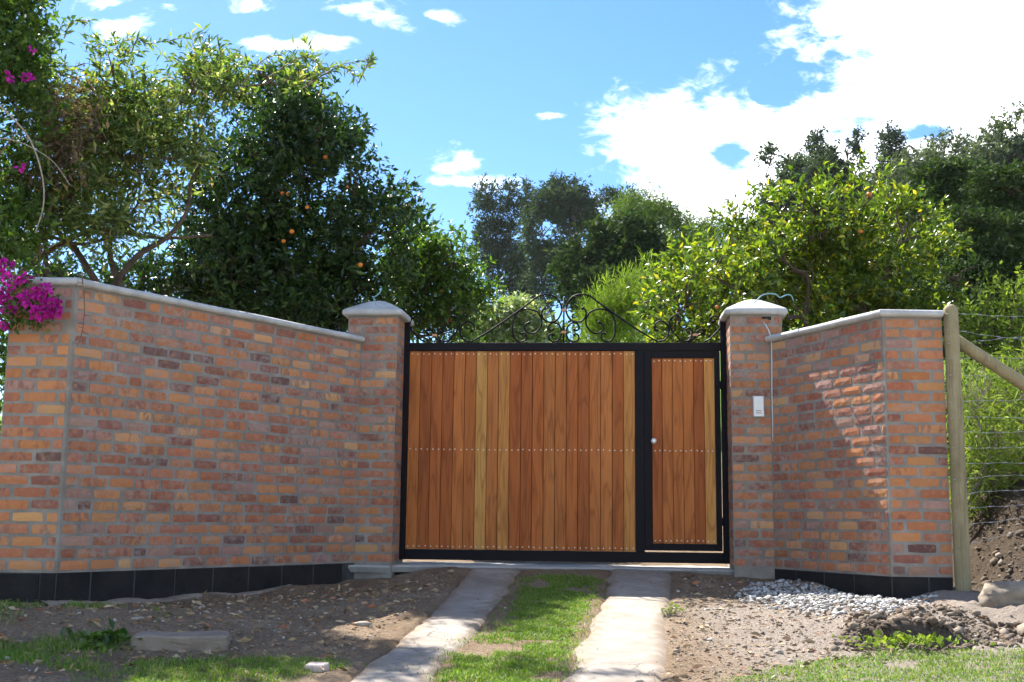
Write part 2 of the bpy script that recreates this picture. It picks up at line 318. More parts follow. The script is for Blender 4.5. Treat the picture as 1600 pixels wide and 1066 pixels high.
class Tubes:
    """collects tapered tubes along polylines; one mesh"""
    def __init__(s): s.V = []; s.F = []; s.n = 0
    def add(s, pts, rad, k=6, caps=True):
        P = np.asarray(pts, float); m = len(P); r = np.broadcast_to(np.asarray(rad, float), (m,))
        T = np.gradient(P, axis=0); T /= np.linalg.norm(T, axis=1)[:, None]+1e-9
        ref = np.array([0, 0, 1.0]) if abs(T[0, 2]) < 0.9 else np.array([1.0, 0, 0])
        A = np.cross(T, ref); A /= np.linalg.norm(A, axis=1)[:, None]+1e-9
        for i in range(1, m):
            if np.dot(A[i], A[i-1]) < 0: A[i] = -A[i]
        B = np.cross(T, A); an = np.arange(k)*2*math.pi/k
        ring = P[:, None, :]+r[:, None, None]*(np.cos(an)[None, :, None]*A[:, None, :]+np.sin(an)[None, :, None]*B[:, None, :])
        s.V.append(ring.reshape(-1, 3)); b = s.n
        for i in range(m-1):
            for j in range(k):
                s.F.append((b+i*k+j, b+i*k+(j+1) % k, b+(i+1)*k+(j+1) % k, b+(i+1)*k+j))
        if caps: s.F.append(tuple(b+j for j in range(k))[::-1]); s.F.append(tuple(b+(m-1)*k+j for j in range(k)))
        s.n += m*k; return s
    def mesh(s, name): return mesh_np(name, np.concatenate(s.V), s.F, True)
def crom(pts, n=6):
    P = np.asarray(pts, float); P = np.vstack([2*P[0]-P[1], P, 2*P[-1]-P[-2]]); out = []
    for i in range(1, len(P)-2):
        for t in np.linspace(0, 1, n, endpoint=False):
            a, b, c, d = P[i-1], P[i], P[i+1], P[i+2]
            out.append(0.5*((2*b)+(c-a)*t+(2*a-5*b+4*c-d)*t*t+(3*b-a-3*c+d)*t**3))
    out.append(P[-2]); return np.array(out)
_tab = np.random.default_rng(5).random((32, 32, 32))
def vnoise(p):
    p = np.asarray(p, float); i = np.floor(p).astype(int); f = p-i; f = f*f*(3-2*f); o = 0
    for dx in (0, 1):
        for dy in (0, 1):
            for dz in (0, 1):
                wt = (f[..., 0] if dx else 1-f[..., 0])*(f[..., 1] if dy else 1-f[..., 1])*(f[..., 2] if dz else 1-f[..., 2])
                o = o+wt*_tab[(i[..., 0]+dx) % 32, (i[..., 1]+dy) % 32, (i[..., 2]+dz) % 32]
    return o
def fbm(p, oct=4, g=0.5):
    o = 0; a = 1; s = 0; p = np.asarray(p, float)
    for k in range(oct): o = o+a*vnoise(p*2**k+k*7.3); s += a; a *= g
    return o/s
def sstep(a, b, v):
    t = np.clip((v-a)/(b-a), 0, 1); return t*t*(3-2*t)

# ------------------------------------------------------------------ ground
LF0 = np.array([-3.765, 8.76]); LC = np.array([-3.285, 8.763]); LS = np.array([-1.475, 11.48])
RS = np.array([2.456, 11.185]); RC = np.array([3.076, 9.717]); RE = np.array([3.569, 9.713])
G0 = np.array([-1.098, 11.88]); G1 = np.array([2.109, 11.62]); gdir = (G1-G0)/np.linalg.norm(G1-G0); GROT = math.atan2(gdir[1], gdir[0])
fwd = np.array([gdir[1], -gdir[0]])                                     # towards the street
PROF = np.array([(-60, -3.2), (-5, -1.6), (0, -1.1), (4, -.72), (7.08, -.45), (8.5, -.335), (10.02, -.217), (11, -.1), (11.6, -.03), (13, 0.03), (700, 0.03)])
CTRL = np.array([(-3.7, 8.7, .11), (-3.28, 8.7, .10), (-3.0, 9.1, .05), (-2.7, 9.6, .01), (-2.05, 10.6, -.05), (-1.55, 11.3, -.11), (-1.3, 11.2, -.10), (-.5, 11.2, 0), (-.6, 9.5, 0), (-.8, 7.5, 0), (1.3, 11.2, 0), (1.2, 9, 0), (.8, 7.5, 0), (.3, 9, .015),
                 (2.45, 11.1, -.02), (2.65, 10.6, .03), (2.88, 10.1, .02), (3.08, 9.65, .055), (3.55, 9.65, .15), (3.8, 9.2, .19), (2.6, 8.0, .0), (-2.5, 7.5, 0), (1.8, 10.3, .0), (3.6, 8.0, .03), (0, 5, 0), (3, 5, 0), (-3, 5, 0), (5.5, 8, .05), (-5, 7.5, .05)])
def gz_smooth(x, y):
    z = np.interp(y, PROF[:, 0], PROF[:, 1])
    d2 = (x[..., None]-CTRL[:, 0])**2+(y[..., None]-CTRL[:, 1])**2; wt = 1/(d2+0.06)**2
    near = np.exp(-np.maximum(0, np.hypot(np.maximum(np.abs(x)-4.5, 0), np.maximum(np.abs(y-8.5)-3.2, 0)))**2/4)
    z = z+near*(wt*CTRL[:, 2]).sum(-1)/wt.sum(-1)
    u = x/np.maximum(y, 1); slope = 0.115+0.075*sstep(-.06, .03, u)+0.05*sstep(.15, .45, u)
    rise = np.log1p(np.exp(np.clip((y-12.5)/1.5, -30, 30)))*1.5
    rise = np.minimum(rise, 150+(rise-150)*0.05)
    z = z+slope*rise*sstep(12.6, 15, y)
    z = z+0.62*sstep(3.75, 4.5, x)*sstep(9.25, 10.4, y)+.5*sstep(4.0, 5.2, x)*sstep(9.6, 11.5, y)   # earth bank by the fence
    return z
def gz(x, y):
    x = np.asarray(x, float); y = np.asarray(y, float); z = gz_smooth(x, y)
    p = np.stack([x, y, 0*x], -1)
    z = z+(fbm(p*1.1+3, 3)-.5)*.05+(fbm(p*7, 5, .65)-.5)*.05
    rough = sstep(2.0, 2.6, x)*sstep(7.6, 8.0, y)*sstep(9.6, 9.0, y)+sstep(3.6, 4.0, x)*sstep(9.0, 9.5, y)
    z = z+rough*(fbm(p*4.3+9, 4, .6)-.5)*.16
    yc = 8.16-(x-2.6)*.22+(vnoise(np.stack([x*9, x*0, x*0+2], -1))-.5)*.10
    z = z+.115*sstep(0, .035, y-yc)*np.exp(-((x-2.70)/.36)**4-((y-yc)/.40)**2)-.13*np.exp(-((x-2.68)/.27)**4-((y-yc+.07)/.085)**2)
    return z
def trackmask(x, y, L, Rr):
    a = np.interp(y, [p[1] for p in L], [p[0] for p in L]); b = np.interp(y, [p[1] for p in Rr], [p[0] for p in Rr])
    return a, b
TL_L = [(-.98, 4), (-.95, 6), (-.88, 6.87), (-.85, 7.15), (-.74, 7.8), (-.64, 8.6), (-.53, 9.91), (-.38, 11.6)]
TL_R = [(-.50, 4), (-.46, 6), (-.42, 6.86), (-.40, 7.1), (-.34, 7.56), (-.20, 8.42), (-.10, 9.66), (.12, 11.6)]
TR_L = [(.10, 4), (.20, 6), (.34, 7.07), (.38, 7.44), (.58, 8.68), (.79, 10.13), (.97, 11.6)]
TR_R = [(.62, 4), (.75, 6), (.91, 7.1), (1.10, 8.5), (1.31, 9.76), (1.55, 11.6)]
def grow(a, d0, n, f): 
    o = []; d = d0
    for _ in range(n): a += d; o.append(a); d *= f
    return o
fx = np.arange(-4.6, 5.4, 0.034); fy = np.arange(5.6, 11.9, 0.03)
xs = np.array(sorted([-v for v in grow(4.6, .06, 37, 1.17)]) + list(fx) + grow(fx[-1], .06, 37, 1.17))
ys = np.array(sorted([-v for v in grow(-5.6, .06, 29, 1.17)]) + list(fy) + grow(fy[-1], .06, 39, 1.17))
X, Y = np.meshgrid(xs, ys, indexing='ij'); Z = gz(X, Y)
for L_, R_ in ((TL_L, TL_R), (TR_L, TR_R)):                           # bed of the drive lies a little under the concrete
    a, b = trackmask(X, Y, L_, R_); k = sstep(a-.03, a+.05, X)*sstep(b+.03, b-.05, X)*(Y > 3)*(Y < 11.8)
    Z = Z*(1-k)+(gz_smooth(X, Y)-.03)*k
V = np.stack([X, Y, Z], -1).reshape(-1, 3); nx, ny = len(xs), len(ys)
I = (np.arange(nx-1)[:, None]*ny+np.arange(ny-1)[None, :]).ravel()
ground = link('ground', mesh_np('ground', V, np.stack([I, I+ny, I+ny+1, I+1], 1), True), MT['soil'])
tag(ground, 'sloping bare brown earth before the gate and green hill behind', kind='structure')
def gz1(x, y): return float(gz(np.array([x]), np.array([y]))[0])

def track(name, L_, R_, seed, label):
    r = np.random.default_rng(seed); yv = np.arange(4.0, 11.52, .045); k = 12; V = []; F = []
    a = np.interp(yv, [p[1] for p in L_], [p[0] for p in L_]); b = np.interp(yv, [p[1] for p in R_], [p[0] for p in R_])
    a = a+(fbm(np.stack([yv*5, yv*0+seed, yv*0], -1), 4, .6)-.5)*.13; b = b+(fbm(np.stack([yv*5, yv*0+seed+9, yv*0], -1), 4, .6)-.5)*.11
    n = len(yv)
    for i in range(n):
        for j in range(k+1):
            x = a[i]+(b[i]-a[i])*j/k
            V.append((x, yv[i], 0))
    V = np.array(V); g = gz_smooth(V[:, 0], V[:, 1]); V[:, 2] = g+.006+(fbm(V*5, 4, .6)-.5)*.022
    e = np.tile(np.arange(k+1), n); V[:, 2] -= np.where((e == 0) | (e == k), .03, 0)
    for i in range(n-1):
        for j in range(k):
            p = i*(k+1)+j; F.append((p, p+1, p+k+2, p+k+1))
    me = mesh_np(name, V, np.array(F), True); wd = np.repeat(b-a, k+1); u_ = np.tile(np.arange(k+1)/k, n); ed = np.minimum(u_, 1-u_)*wd
    at_ = me.attributes.new('edge', 'FLOAT', 'POINT'); at_.data.foreach_set('value', ed.astype(np.float32))
    o = link(name, me, MT['track']); tag(o, label, kind='structure'); return o
track('driveway_strip', TL_L, TL_R, 3, 'grey concrete wheel track leading to the middle of the gate')
track('driveway_strip', TR_L, TR_R, 5, 'cracked pale concrete wheel track leading to the small door')

# unseen pale road added to bounce sunlight onto the shaded facade
rx = np.linspace(-60, 60, 121); ry = np.linspace(-3.5, 5.45, 60); X2, Y2 = np.meshgrid(rx, ry, indexing='ij'); e2 = (fbm(np.stack([X2*.9, Y2*0, X2*0], -1), 3)-.5)*.6*((Y2 > 5.2) | (Y2 < -3.2))
Y2 = Y2+e2; Z2 = np.maximum(gz(X2, Y2), gz_smooth(X2, Y2)+.03)+.02; I2 = (np.arange(120)[:, None]*60+np.arange(59)[None, :]).ravel()
MT['reflector'] = mat_concrete('pale_bounce_road', (0.34, 0.31, 0.26), (0.48, 0.44, 0.38), 1.5, 0.3)
tag(link('reflector', mesh_np('reflector', np.stack([X2, Y2, Z2], -1).reshape(-1, 3), np.stack([I2, I2+60, I2+61, I2+1], 1), True), MT['reflector']), 'unseen pale gravel road in front of the property', kind='structure')
# ------------------------------------------------------------------ bricks
BP = 0.0878; BH = 0.0655; BL = 0.260; BW = 0.232; ZT = 2.115; ZP = 2.384
def brick_mesh(name, L, seed):
    r = random.Random(seed); nx_, nz_ = (5, 3) if L > .15 else (3, 3); V = []; F = []
    for k in range(nz_):
        for i in range(nx_):
            u = i/(nx_-1)-.5; v = k/(nz_-1)-.5
            edge = (i in (0, nx_-1)) or (k in (0, nz_-1)); corner = (i in (0, nx_-1)) and (k in (0, nz_-1))
            x = u*L+r.uniform(-.0035, .0035); z = v*BH+r.uniform(-.003, .003)
            if corner: x -= math.copysign(.0035, u); z -= math.copysign(.003, v)
            y = -.0048+r.uniform(-.0010, .0010)+(.0026 if edge else 0)
            V.append((x, y, z))
    ring = [i for i in range(nx_)]+[k*nx_+nx_-1 for k in range(1, nz_)]+[(nz_-1)*nx_+i for i in range(nx_-2, -1, -1)]+[k*nx_ for k in range(nz_-2, 0, -1)]
    for k in range(nz_-1):
        for i in range(nx_-1):
            a = k*nx_+i; F.append((a, a+1, a+nx_+1, a+nx_))
    b = len(V)
    for q in ring: V.append((V[q][0]*1.01, .012, V[q][2]*1.01))
    m = len(ring)
    for q in range(m): F.append((ring[(q+1) % m], ring[q], b+q, b+(q+1) % m))
    me = mesh_np(name, V, F); me.materials.append(MT['brick']); return me
FULL = [brick_mesh('brick_full', BW, i) for i in range(7)]; HALF = [brick_mesh('brick_half', .110, 50+i) for i in range(5)]
PAL = [((0.50, 0.185, 0.068), 28), ((0.56, 0.235, 0.085), 18), ((0.44, 0.15, 0.072), 20), ((0.36, 0.115, 0.062), 15), ((0.26, 0.095, 0.07), 7), ((0.14, 0.07, 0.065), 4), ((0.60, 0.31, 0.13), 6), ((0.36, 0.20, 0.16), 10)]
PALC = [c for c, n in PAL for _ in range(n)]
br = random.Random(21)
def place_brick(parent, inv, cx, cy, cz, rz, L, smear=.45):
    if L > .15: me = br.choice(FULL); s = L/BW
    else: me = br.choice(HALF); s = L/.110
    o = bpy.data.objects.new('brick', me); C.objects.link(o); o.parent = parent
    o.location = inv @ Vector((cx, cy, cz)); o.rotation_euler = (br.uniform(-.012, .012), br.uniform(-.008, .008)+ (math.pi if br.random() < .0 else 0), rz+br.uniform(-.006, .006)); o.scale = (s, 1+br.uniform(-.25, .35), 1+br.uniform(-.06, .04))
    c = br.choice(PALC); c = tuple(v*.88+g_*.12 for v, g_ in zip(c, (.36, .21, .13))); j = br.uniform(.85, 1.13); o.color = (c[0]*j, c[1]*j*br.uniform(.94, 1.06), c[2]*j, max(0, min(1, smear*.8+br.uniform(-.3, .3))))
    return o
def course_wall(parent, A, B, n, z0, smear=.45, keep=None, first=None, stuff=None, lead=.018, tail=.018, order=None):
    A = np.asarray(A, float); B = np.asarray(B, float); L = np.linalg.norm(B-A); t = (B-A)/L; rz = math.atan2(t[1], t[0])
    inv = Matrix.Translation(-Vector(parent.location)); J = BL-BW
    for k in range(n):
        z = z0+(k+.5)*BP+.003
        s = lead; phase = (k+(order or 0)) % 2; first_len = (.110 if phase else BW)+br.uniform(-.02, .02); i = 0
        while s < L-tail-.035:
            ln = first_len if i == 0 else BW*br.uniform(.93, 1.05) if br.random() > .04 else .110
            e = s+ln
            if e > L-tail or L-tail-e < .05: e = L-tail
            ln = e-s
            c = A+t*(s+e)/2
            if ln > .03 and (keep is None or keep(c[0], c[1], z)):
                place_brick(parent, inv, c[0], c[1], z+br.uniform(-.0025, .0025), rz, ln, smear)
            elif stuff is not None: stuff.append((c, z, rz, ln))
            s = e+J*br.uniform(.8, 1.15); i += 1
def offset_poly(poly, o):
    """o>0: towards the street (right of travel left to right)"""
    P = [np.asarray(p, float) for p in poly]; out = []
    N = [np.array([(b-a)[1], -(b-a)[0]])/np.linalg.norm(b-a) for a, b in zip(P[:-1], P[1:])]
    for i, p in enumerate(P):
        if i == 0: m = N[0]
        elif i == len(P)-1: m = N[-1]
        else: m = (N[i-1]+N[i])/(1+np.dot(N[i-1], N[i]))
        out.append(p+m*o)
    return out
def prism(name, poly_front, thick, z0, z1, mat, parent, o=0.0, sub=1):
    f = offset_poly(poly_front, o); b = offset_poly(poly_front, o-thick); n = len(f); V = []; F = []
    for z in (z0, z1):
        for p in f+b[::-1]: V.append((p[0]-parent.location[0], p[1]-parent.location[1], z-parent.location[2]))
    m = 2*n
    F = [tuple(range(m))[::-1], tuple(range(m, 2*m))]+[(i, (i+1) % m, m+(i+1) % m, m+i) for i in range(m)]
    return link(name, mesh_np(name, V, F), mat, parent)
COPING = [(-.275, .004), (.030, .004), (.046, .014), (.052, .030), (.046, .048), (.028, .060), (-.06, .070), (-.20, .066), (-.262, .054), (-.275, .036)]
def coping(parent, poly, seg, gap0=.0, gap1=.0):
    """one coping stone run along segment seg of the poly, mitred at its ends"""
    rings = []
    Q = [offset_poly(poly, o) for o, z in COPING]
    a = np.array([[*q[seg], ZT+z] for q, (o, z) in zip(Q, COPING)]); b = np.array([[*q[seg+1], ZT+z] for q, (o, z) in zip(Q, COPING)])
    t = (b-a).mean(0); Ln = np.linalg.norm(t); t /= Ln; a = a+t*gap0; b = b-t*gap1
    n = max(3, int(Ln/.12)); k = len(COPING)
    r = np.linspace(0, 1, n)[:, None, None]; V = (a[None]*(1-r)+b[None]*r)
    j = (fbm(V*3.1, 3)-.5)*.012; V[:, :, 2] += j; V[:, :, :2] += ((fbm(V*4.7+5, 3)-.5)*.010)[..., None]
    V = V.reshape(-1, 3)-np.array(parent.location)[None]; F = []
    for i in range(n-1):
        for q in range(k): F.append((i*k+q, i*k+(q+1) % k, (i+1)*k+(q+1) % k, (i+1)*k+q))
    F.append(tuple(range(k))[::-1]); F.append(tuple((n-1)*k+q for q in range(k)))
    o = link('coping', mesh_np('coping', V, F, True), MT['coping'], parent)
    m = o.modifiers.new('edge', 'EDGE_SPLIT'); m.split_angle = R(50); return o
def plinth(parent, A, B, widths, z1=-.004, z0=-.6):
    A = np.asarray(A, float); B = np.asarray(B, float); t = (B-A)/np.linalg.norm(B-A); rz = math.atan2(t[1], t[0]); s = 0; pr = random.Random(3)
    for wd in widths:
        e = min(s+wd, np.linalg.norm(B-A)); ln = e-s-.014
        if ln < .04: break
        me = box_mesh('plinth_block', -ln/2, ln/2, -.002, .16, z0, z1-pr.uniform(0, .006), .004); c = A+t*(s+e)/2
        link('plinth_block', me, MT['plinth'], parent, (c[0]-parent.location[0], c[1]-parent.location[1], 0), rz+pr.uniform(-.006, .006)); s = e

# left wall
lw = empty('brick_wall', (LC[0], LC[1], 0)); tag(lw, 'long brick wall with concrete coping and black base, left of the gate', 'wall')
polyL = [LF0, LC, LS]
prism('mortar_core', polyL, .24, -.004, ZT+.004, MT['mortar'], lw)
prism('foundation', polyL, .22, -.62, -.0045, MT['plinth_joint'], lw, -.003)
st = []
course_wall(lw, LF0, LC, 24, 0, .35, stuff=None, order=1, lead=.006, tail=.022)
course_wall(lw, LC, LS, 24, 0, .55, lead=.024, tail=.016)
coping(lw, polyL, 0, 0, .001); coping(lw, polyL, 1, .001, .0)
plinth(lw, LC, LS, [.30, .40, .40, .40, .40, .40, .40, .40]); plinth(lw, LC, LF0, [])
pl = random.Random(8)
for x0, x1 in ((-3.286, -3.40), (-3.405, -3.765)):
    link('plinth_block', box_mesh('plinth_block', x1+.004, x0-.004, -.003, .15, -.6, -.006-pl.uniform(0, .006), .004), MT['plinth'], lw, (-LC[0], 8.757-LC[1], 0), 0)
# right wall
rw = empty('brick_wall', (RC[0], RC[1], 0)); tag(rw, 'short brick wall with concrete coping beside the wooden fence post', 'wall')
polyR = [RS, RC, RE]
prism('mortar_core', polyR, .22, -.004, ZT+.004, MT['mortar'], rw)
prism('foundation', polyR, .20, -.5, -.0045, MT['plinth_joint'], rw, -.003)
course_wall(rw, RS, RC, 24, 0, .6, lead=.022, tail=.018, order=1)
course_wall(rw, RC, RE, 24, 0, .32, lead=.016, tail=.004, order=1)
coping(rw, polyR, 0, 0, .001); coping(rw, polyR, 1, .001, .0)
plinth(rw, RS, RC, [.33, .40, .40, .5]); plinth(rw, RC, RE, [.30, .30])

# gate pillars
PW = .49; PD = .62
def pillar(corner, side, label):
    corner = np.asarray(corner)                                        # the front corner next to the gate
    a = corner if side > 0 else corner-gdir*PW; b = a+gdir*PW
    p = empty('gate_pillar', (corner[0], corner[1], 0)); tag(p, label, 'pillar', 'brick pillars of the gate')
    prism('mortar_core', [a, b], PD, -.4, ZP-.002, MT['mortar'], p)
    seam = RS if side > 0 else LS
    def keep(x, y, z):
        s = np.dot(np.array([x, y])-seam, gdir)*side
        return z > ZT-.12 or s < .05
    hole = (lambda x, y, z: keep(x, y, z) and not (side > 0 and abs(z-2.33) < .04 and 2.37 < x < 2.52))
    course_wall(p, a, b, 27, 0, .62 if side < 0 else .72, keep=hole, lead=.006, tail=.006, order=0 if side < 0 else 1)
    back = corner-fwd*.40
    if side > 0: course_wall(p, back, corner, 27, 0, .75, lead=.01, tail=.004)
    else: course_wall(p, corner, back, 27, 0, .6, lead=.004, tail=.01, order=1)
    # pyramid cap with a rounded lip
    c = (a+b)/2-fwd*PD/2; hw = PW/2+.062; hd = PD/2+.062; V = []; F = []
    prof = [(0.86, 0.0), (0.965, 0.004), (0.995, .016), (1.0, .034), (0.985, .052), (0.94, .066), (.75, .100), (.5, .145), (.25, .185), (.06, .205)]
    K = 6
    for s_, z in prof:
        ring = []
        for e in range(4):
            for q in range(K):
                u = -1+2*q/K
                pt = [(u, -1), (1, u), (-u, 1), (-1, -u)][e]; ring.append(pt)
        for (u, v) in ring:
            m_ = max(abs(u), abs(v)); rr = math.hypot(u, v); soft = 1-.035*max(0, rr-1)/.414
            q2 = c+gdir*u*hw*s_*soft-fwd*(v)*hd*s_*soft
            V.append((q2[0]-corner[0], q2[1]-corner[1], ZP+z))
    V = np.array(V); V += (fbm(V*5+side*3, 3)-.5)[:, None]*np.array([.012, .012, .010])
    n = 4*K
    for i in range(len(prof)-1):
        for q in range(n): F.append((i*n+q, i*n+(q+1) % n, (i+1)*n+(q+1) % n, (i+1)*n+q))
    F.append(tuple(range(n))[::-1]); F.append(tuple((len(prof)-1)*n+q for q in range(n)))
    link('cap', mesh_np('cap', V, F, True), MT['coping'], p)
    return p
LPF = np.array([-1.122, 11.46]); RPF = np.array([2.09, 11.22])
pL = pillar(LPF, -1, 'brick pillar with concrete cap at the wide panel end of the gate')
pR = pillar(RPF, 1, 'brick pillar with concrete cap carrying the white intercom')
# open junction hole near the pillar top
hb = RPF+gdir*.345
link('junction_box', box_mesh('junction_box', -.045, .045, -.004, .02, 2.335, 2.368, .002), MT['dark'], pR, (hb[0]-RPF[0], hb[1]-RPF[1], 0), GROT)

# threshold slab below the gate
th = []
for i, s in enumerate(np.linspace(-.55, 3.30, 80)):
    e = .20+.22*sstep(.3, -.1, s)+(fbm(np.array([s*4, 2, 0]), 4, .6)-.5)*.16+.10*sstep(2.6, 3.1, s)
    if s < 0: e = .48+(fbm(np.array([s*6, 2, 0]), 4, .6)-.5)*.14
    th.append((s, e))
V = []; F = []
for s, e in th:
    for d, z in ((-.45, -.02), (e*.5, -.022), (e-.01, -.028), (e+.004, -.045), (e-.03, -.095)):
        q = G0+gdir*s+fwd*d; V.append((q[0], q[1], z+.008*fbm(np.array([s*9, d*9, 1]), 3)))
for i in range(len(th)-1):
    for j in range(4): F.append((i*5+j, i*5+j+1, i*5+j+6, i*5+j+5))
V = np.array(V); o = link('threshold_slab', mesh_np('threshold_slab', V, F, False), MT['sill']); tag(o, 'rough grey concrete threshold running under the gate', kind='structure')

# ------------------------------------------------------------------ gate
GZ = 0.0
gate = empty('driveway_gate', (G0[0], G0[1], 0), GROT); tag(gate, 'wooden plank gate in black steel frame with scroll ironwork on top', 'gate')
def bar(name, s0, s1, z0, z1, y0=-.025, y1=.025, parent=gate, mat='iron', bev=.003):
    return link(name, box_mesh(name, s0, s1, y0, y1, z0, z1, bev), MT[mat], parent)
bar('frame_stile', .011, .066, .020, 2.42); 
bar('frame_stile', 2.3303, 2.4190, .1245, 2.0925)
bar('frame_stile', 3.172, 3.229, .020, 2.42)
bar('frame_rail', .0665, 3.1715, 2.093, 2.175)
bar('frame_rail', .0665, 3.1715, .022, .124)
bar('back_rail', .0665, 2.3315, 1.07, 1.13, .012, .04)
bar('light_stop', .0668, 2.3300, .1250, 2.0922, .0105, .0118, bev=0.0)  # added unseen sheet, keeps light from leaking between the boards
NB = 20; bw = (2.330-.068)/NB
def board_mesh(name, wd, h):
    return box_mesh(name, -wd/2, wd/2, -.010, .010, 0, h, .0028)
WOOD = [(.39, .112, .026), (.45, .144, .035), (.42, .128, .030), (.34, .092, .021), (.48, .162, .041), (.46, .150, .037), (.37, .104, .025)]
LIGHT = (.57, .28, .075); wr = random.Random(4)
def screws(parent, xs_, zs, y=-.0115):
    bm = bmesh.new()
    for x in xs_:
        for z in zs:
            bmesh.ops.create_cone(bm, cap_ends=True, segments=8, radius1=.0075, radius2=.005, depth=.005, matrix=Matrix.Translation((x+wr.uniform(-.004, .004), y, z+wr.uniform(-.004, .004))) @ Matrix.Rotation(R(90), 4, 'X'))
    me = bpy.data.meshes.new('screws'); bm.to_mesh(me); bm.free(); o = link('screws', me, MT['screw'], parent); o['kind'] = 'stuff'
bmH = 2.091-.1255; bme = [board_mesh('board', bw-.0030-.0012*i, bmH) for i in range(3)]
for i in range(NB):
    o = link('board', bme[wr.choice((0, 0, 1, 1, 1, 2))], MT['wood'], gate, (.068+bw*(i+.5), wr.uniform(-.0015, .0015), .1255))
    c = LIGHT if i in (6,) else (.49, .205, .052) if i in (8, 19) else wr.choice(WOOD); j = wr.uniform(.9, 1.08)
    o.color = (c[0]*j, c[1]*j, c[2]*j, 1)
    screws(o, (-.03, .03), (.028, 1.105-.1255, bmH-.028))
# small door in the gate
door = empty('door', (2.4165, 0, 0), 0, gate)
def dbar(name, s0, s1, z0, z1, y0=-.022, y1=.022, mat='iron'): return link(name, box_mesh(name, s0-2.4165, s1-2.4165, y0, y1, z0, z1, min(.003, (y1-y0)*.2)), MT[mat], door)
dbar('frame_stile', 2.4195, 2.4925, .139, 2.088); dbar('frame_stile', 3.110, 3.164, .139, 2.088)
dbar('frame_rail', 2.4925, 3.1095, 2.020, 2.088); dbar('frame_rail', 2.4925, 3.1095, .139, .205)
dbar('light_stop', 2.493, 3.109, .2052, 2.0198, .0105, .0118)  # same added sheet behind the door boards, blocks light leaks
dw = (3.109-2.493)/6; dme = board_mesh('board', dw-.0035, 2.019-.2055)
for i in range(6):
    o = link('board', dme, MT['wood'], door, (2.493+dw*(i+.5)-2.4165, wr.uniform(-.001, .001), .2055))
    c = (.60, .28, .075) if i == 5 else wr.choice(WOOD[:4]); o.color = (*c, 1)
xs_ = [2.493+dw*(i+.5)-2.4165+d for i in range(6) for d in (-.024, .024)]
screws(door, xs_, (.2055+.028, 1.105, 2.019-.026))
bm = bmesh.new()
for r1, r2, dpt, y in ((.028, .028, .006, -.025), (.014, .014, .025, -.038), (.027, .024, .016, -.056), (.024, .016, .008, -.068)):
    bmesh.ops.create_cone(bm, cap_ends=True, segments=20, radius1=r1, radius2=r2, depth=dpt, matrix=Matrix.Translation((2.512-2.4165, y, 1.198)) @ Matrix.Rotation(R(90), 4, 'X'))
me = bpy.data.meshes.new('knob'); bm.to_mesh(me); bm.free(); link('knob', me, MT['knob'], door)
for z in (.42, 1.75):
    tb = Tubes().add([(3.168-2.4165, -.03, z-.04), (3.168-2.4165, -.03, z+.04)], .007, 8); link('hinge', tb.mesh('hinge'), MT['iron'], door)
# scroll ironwork
S0 = 1.622
def zs5(p): return (.009+(730+p[0]/5.517-632)*.006423, 2.19+(534-(440+p[1]/5.517))*.00655)
def zs8(p): return (.009+(990+p[0]/8.88-632)*.006423, 2.19+(534-(440+p[1]/8.88))*.00655)
C1 = [zs5(p) for p in [(45, 520), (130, 470), (250, 395), (430, 270), (540, 190), (620, 130), (690, 114), (760, 130), (805, 175), (826, 240), (815, 290), (785, 335), (735, 352), (685, 340), (655, 295), (660, 250), (692, 230)]]
C2 = [zs5(p) for p in [(555, 357), (520, 365), (503, 400), (530, 440), (590, 447), (640, 400), (655, 340), (625, 275), (570, 246), (505, 243), (440, 275), (408, 340), (402, 420), (420, 490), (465, 521), (512, 505), (525, 468), (500, 447), (482, 455)]]
C3 = [zs5(p) for p in [(829, 440), (815, 400), (790, 368), (752, 358), (718, 380), (718, 415), (745, 425), (757, 408)]]
C4 = [zs5(p) for p in [(829, 440), (815, 478), (795, 510), (755, 521), (718, 500), (720, 465), (745, 452), (760, 468)]]
D1 = [zs8(p) for p in [(350, 672), (325, 690), (300, 655), (325, 585), (395, 556), (465, 595), (500, 670), (482, 760), (430, 820), (350, 838)]]
D2 = [zs8(p) for p in [(625, 588), (655, 560), (640, 498), (580, 482), (525, 520), (508, 590), (540, 680), (600, 760), (660, 820), (730, 838)]]
D3 = [zs8(p) for p in [(785, 700), (760, 715), (738, 680), (775, 650), (815, 690), (812, 760), (770, 820), (720, 838)]]
D4 = [zs8(p) for p in [(935, 715), (965, 725), (972, 685), (925, 672), (880, 705), (855, 770), (800, 826), (750, 838)]]
D5 = [zs8(p) for p in [(1105, 575), (1070, 560), (1075, 512), (1130, 490), (1190, 525), (1212, 600), (1180, 675), (1110, 745), (1050, 808), (985, 838)]]
def scroll(pts, mir, ball=(True, True)):
    P = crom([(2*S0-s if mir else s, 0, max(z, 2.176)) for s, z in pts], 5)
    tb = Tubes(); rad = np.full(len(P), .0092)
    if ball[0]: rad[0] = .008; rad[1:3] = .018
    if ball[1]: rad[-1] = .008; rad[-3:-1] = .018
    tb.add(P, rad, 7); link('scroll', tb.mesh('scroll'), MT['iron'], gate)
for mir in (False, True):
    scroll(C1, mir, (False, True)); scroll(C2, mir); scroll(C3, mir, (False, True)); scroll(C4, mir, (False, True))
for mir in (True, False):
    for pts in (D1, D2, D3, D4, D5): scroll(pts, mir, (True, False))
link('stem', Tubes().add([(S0, 0, 2.174), (S0, 0, 2.64)], .0085, 7).mesh('stem'), MT['iron'], gate)
for s, z in ((S0, zs5((0, 250))[1]), (S0, zs5((0, 440))[1]), (zs8((855, 745))[0], zs8((0, 748))[1]), (2*S0-zs8((855, 745))[0], zs8((0, 748))[1])):
    link('collar', box_mesh('collar', s-.025, s+.025, -.016, .016, z-.012, z+.012, .003), MT['copper'], gate)

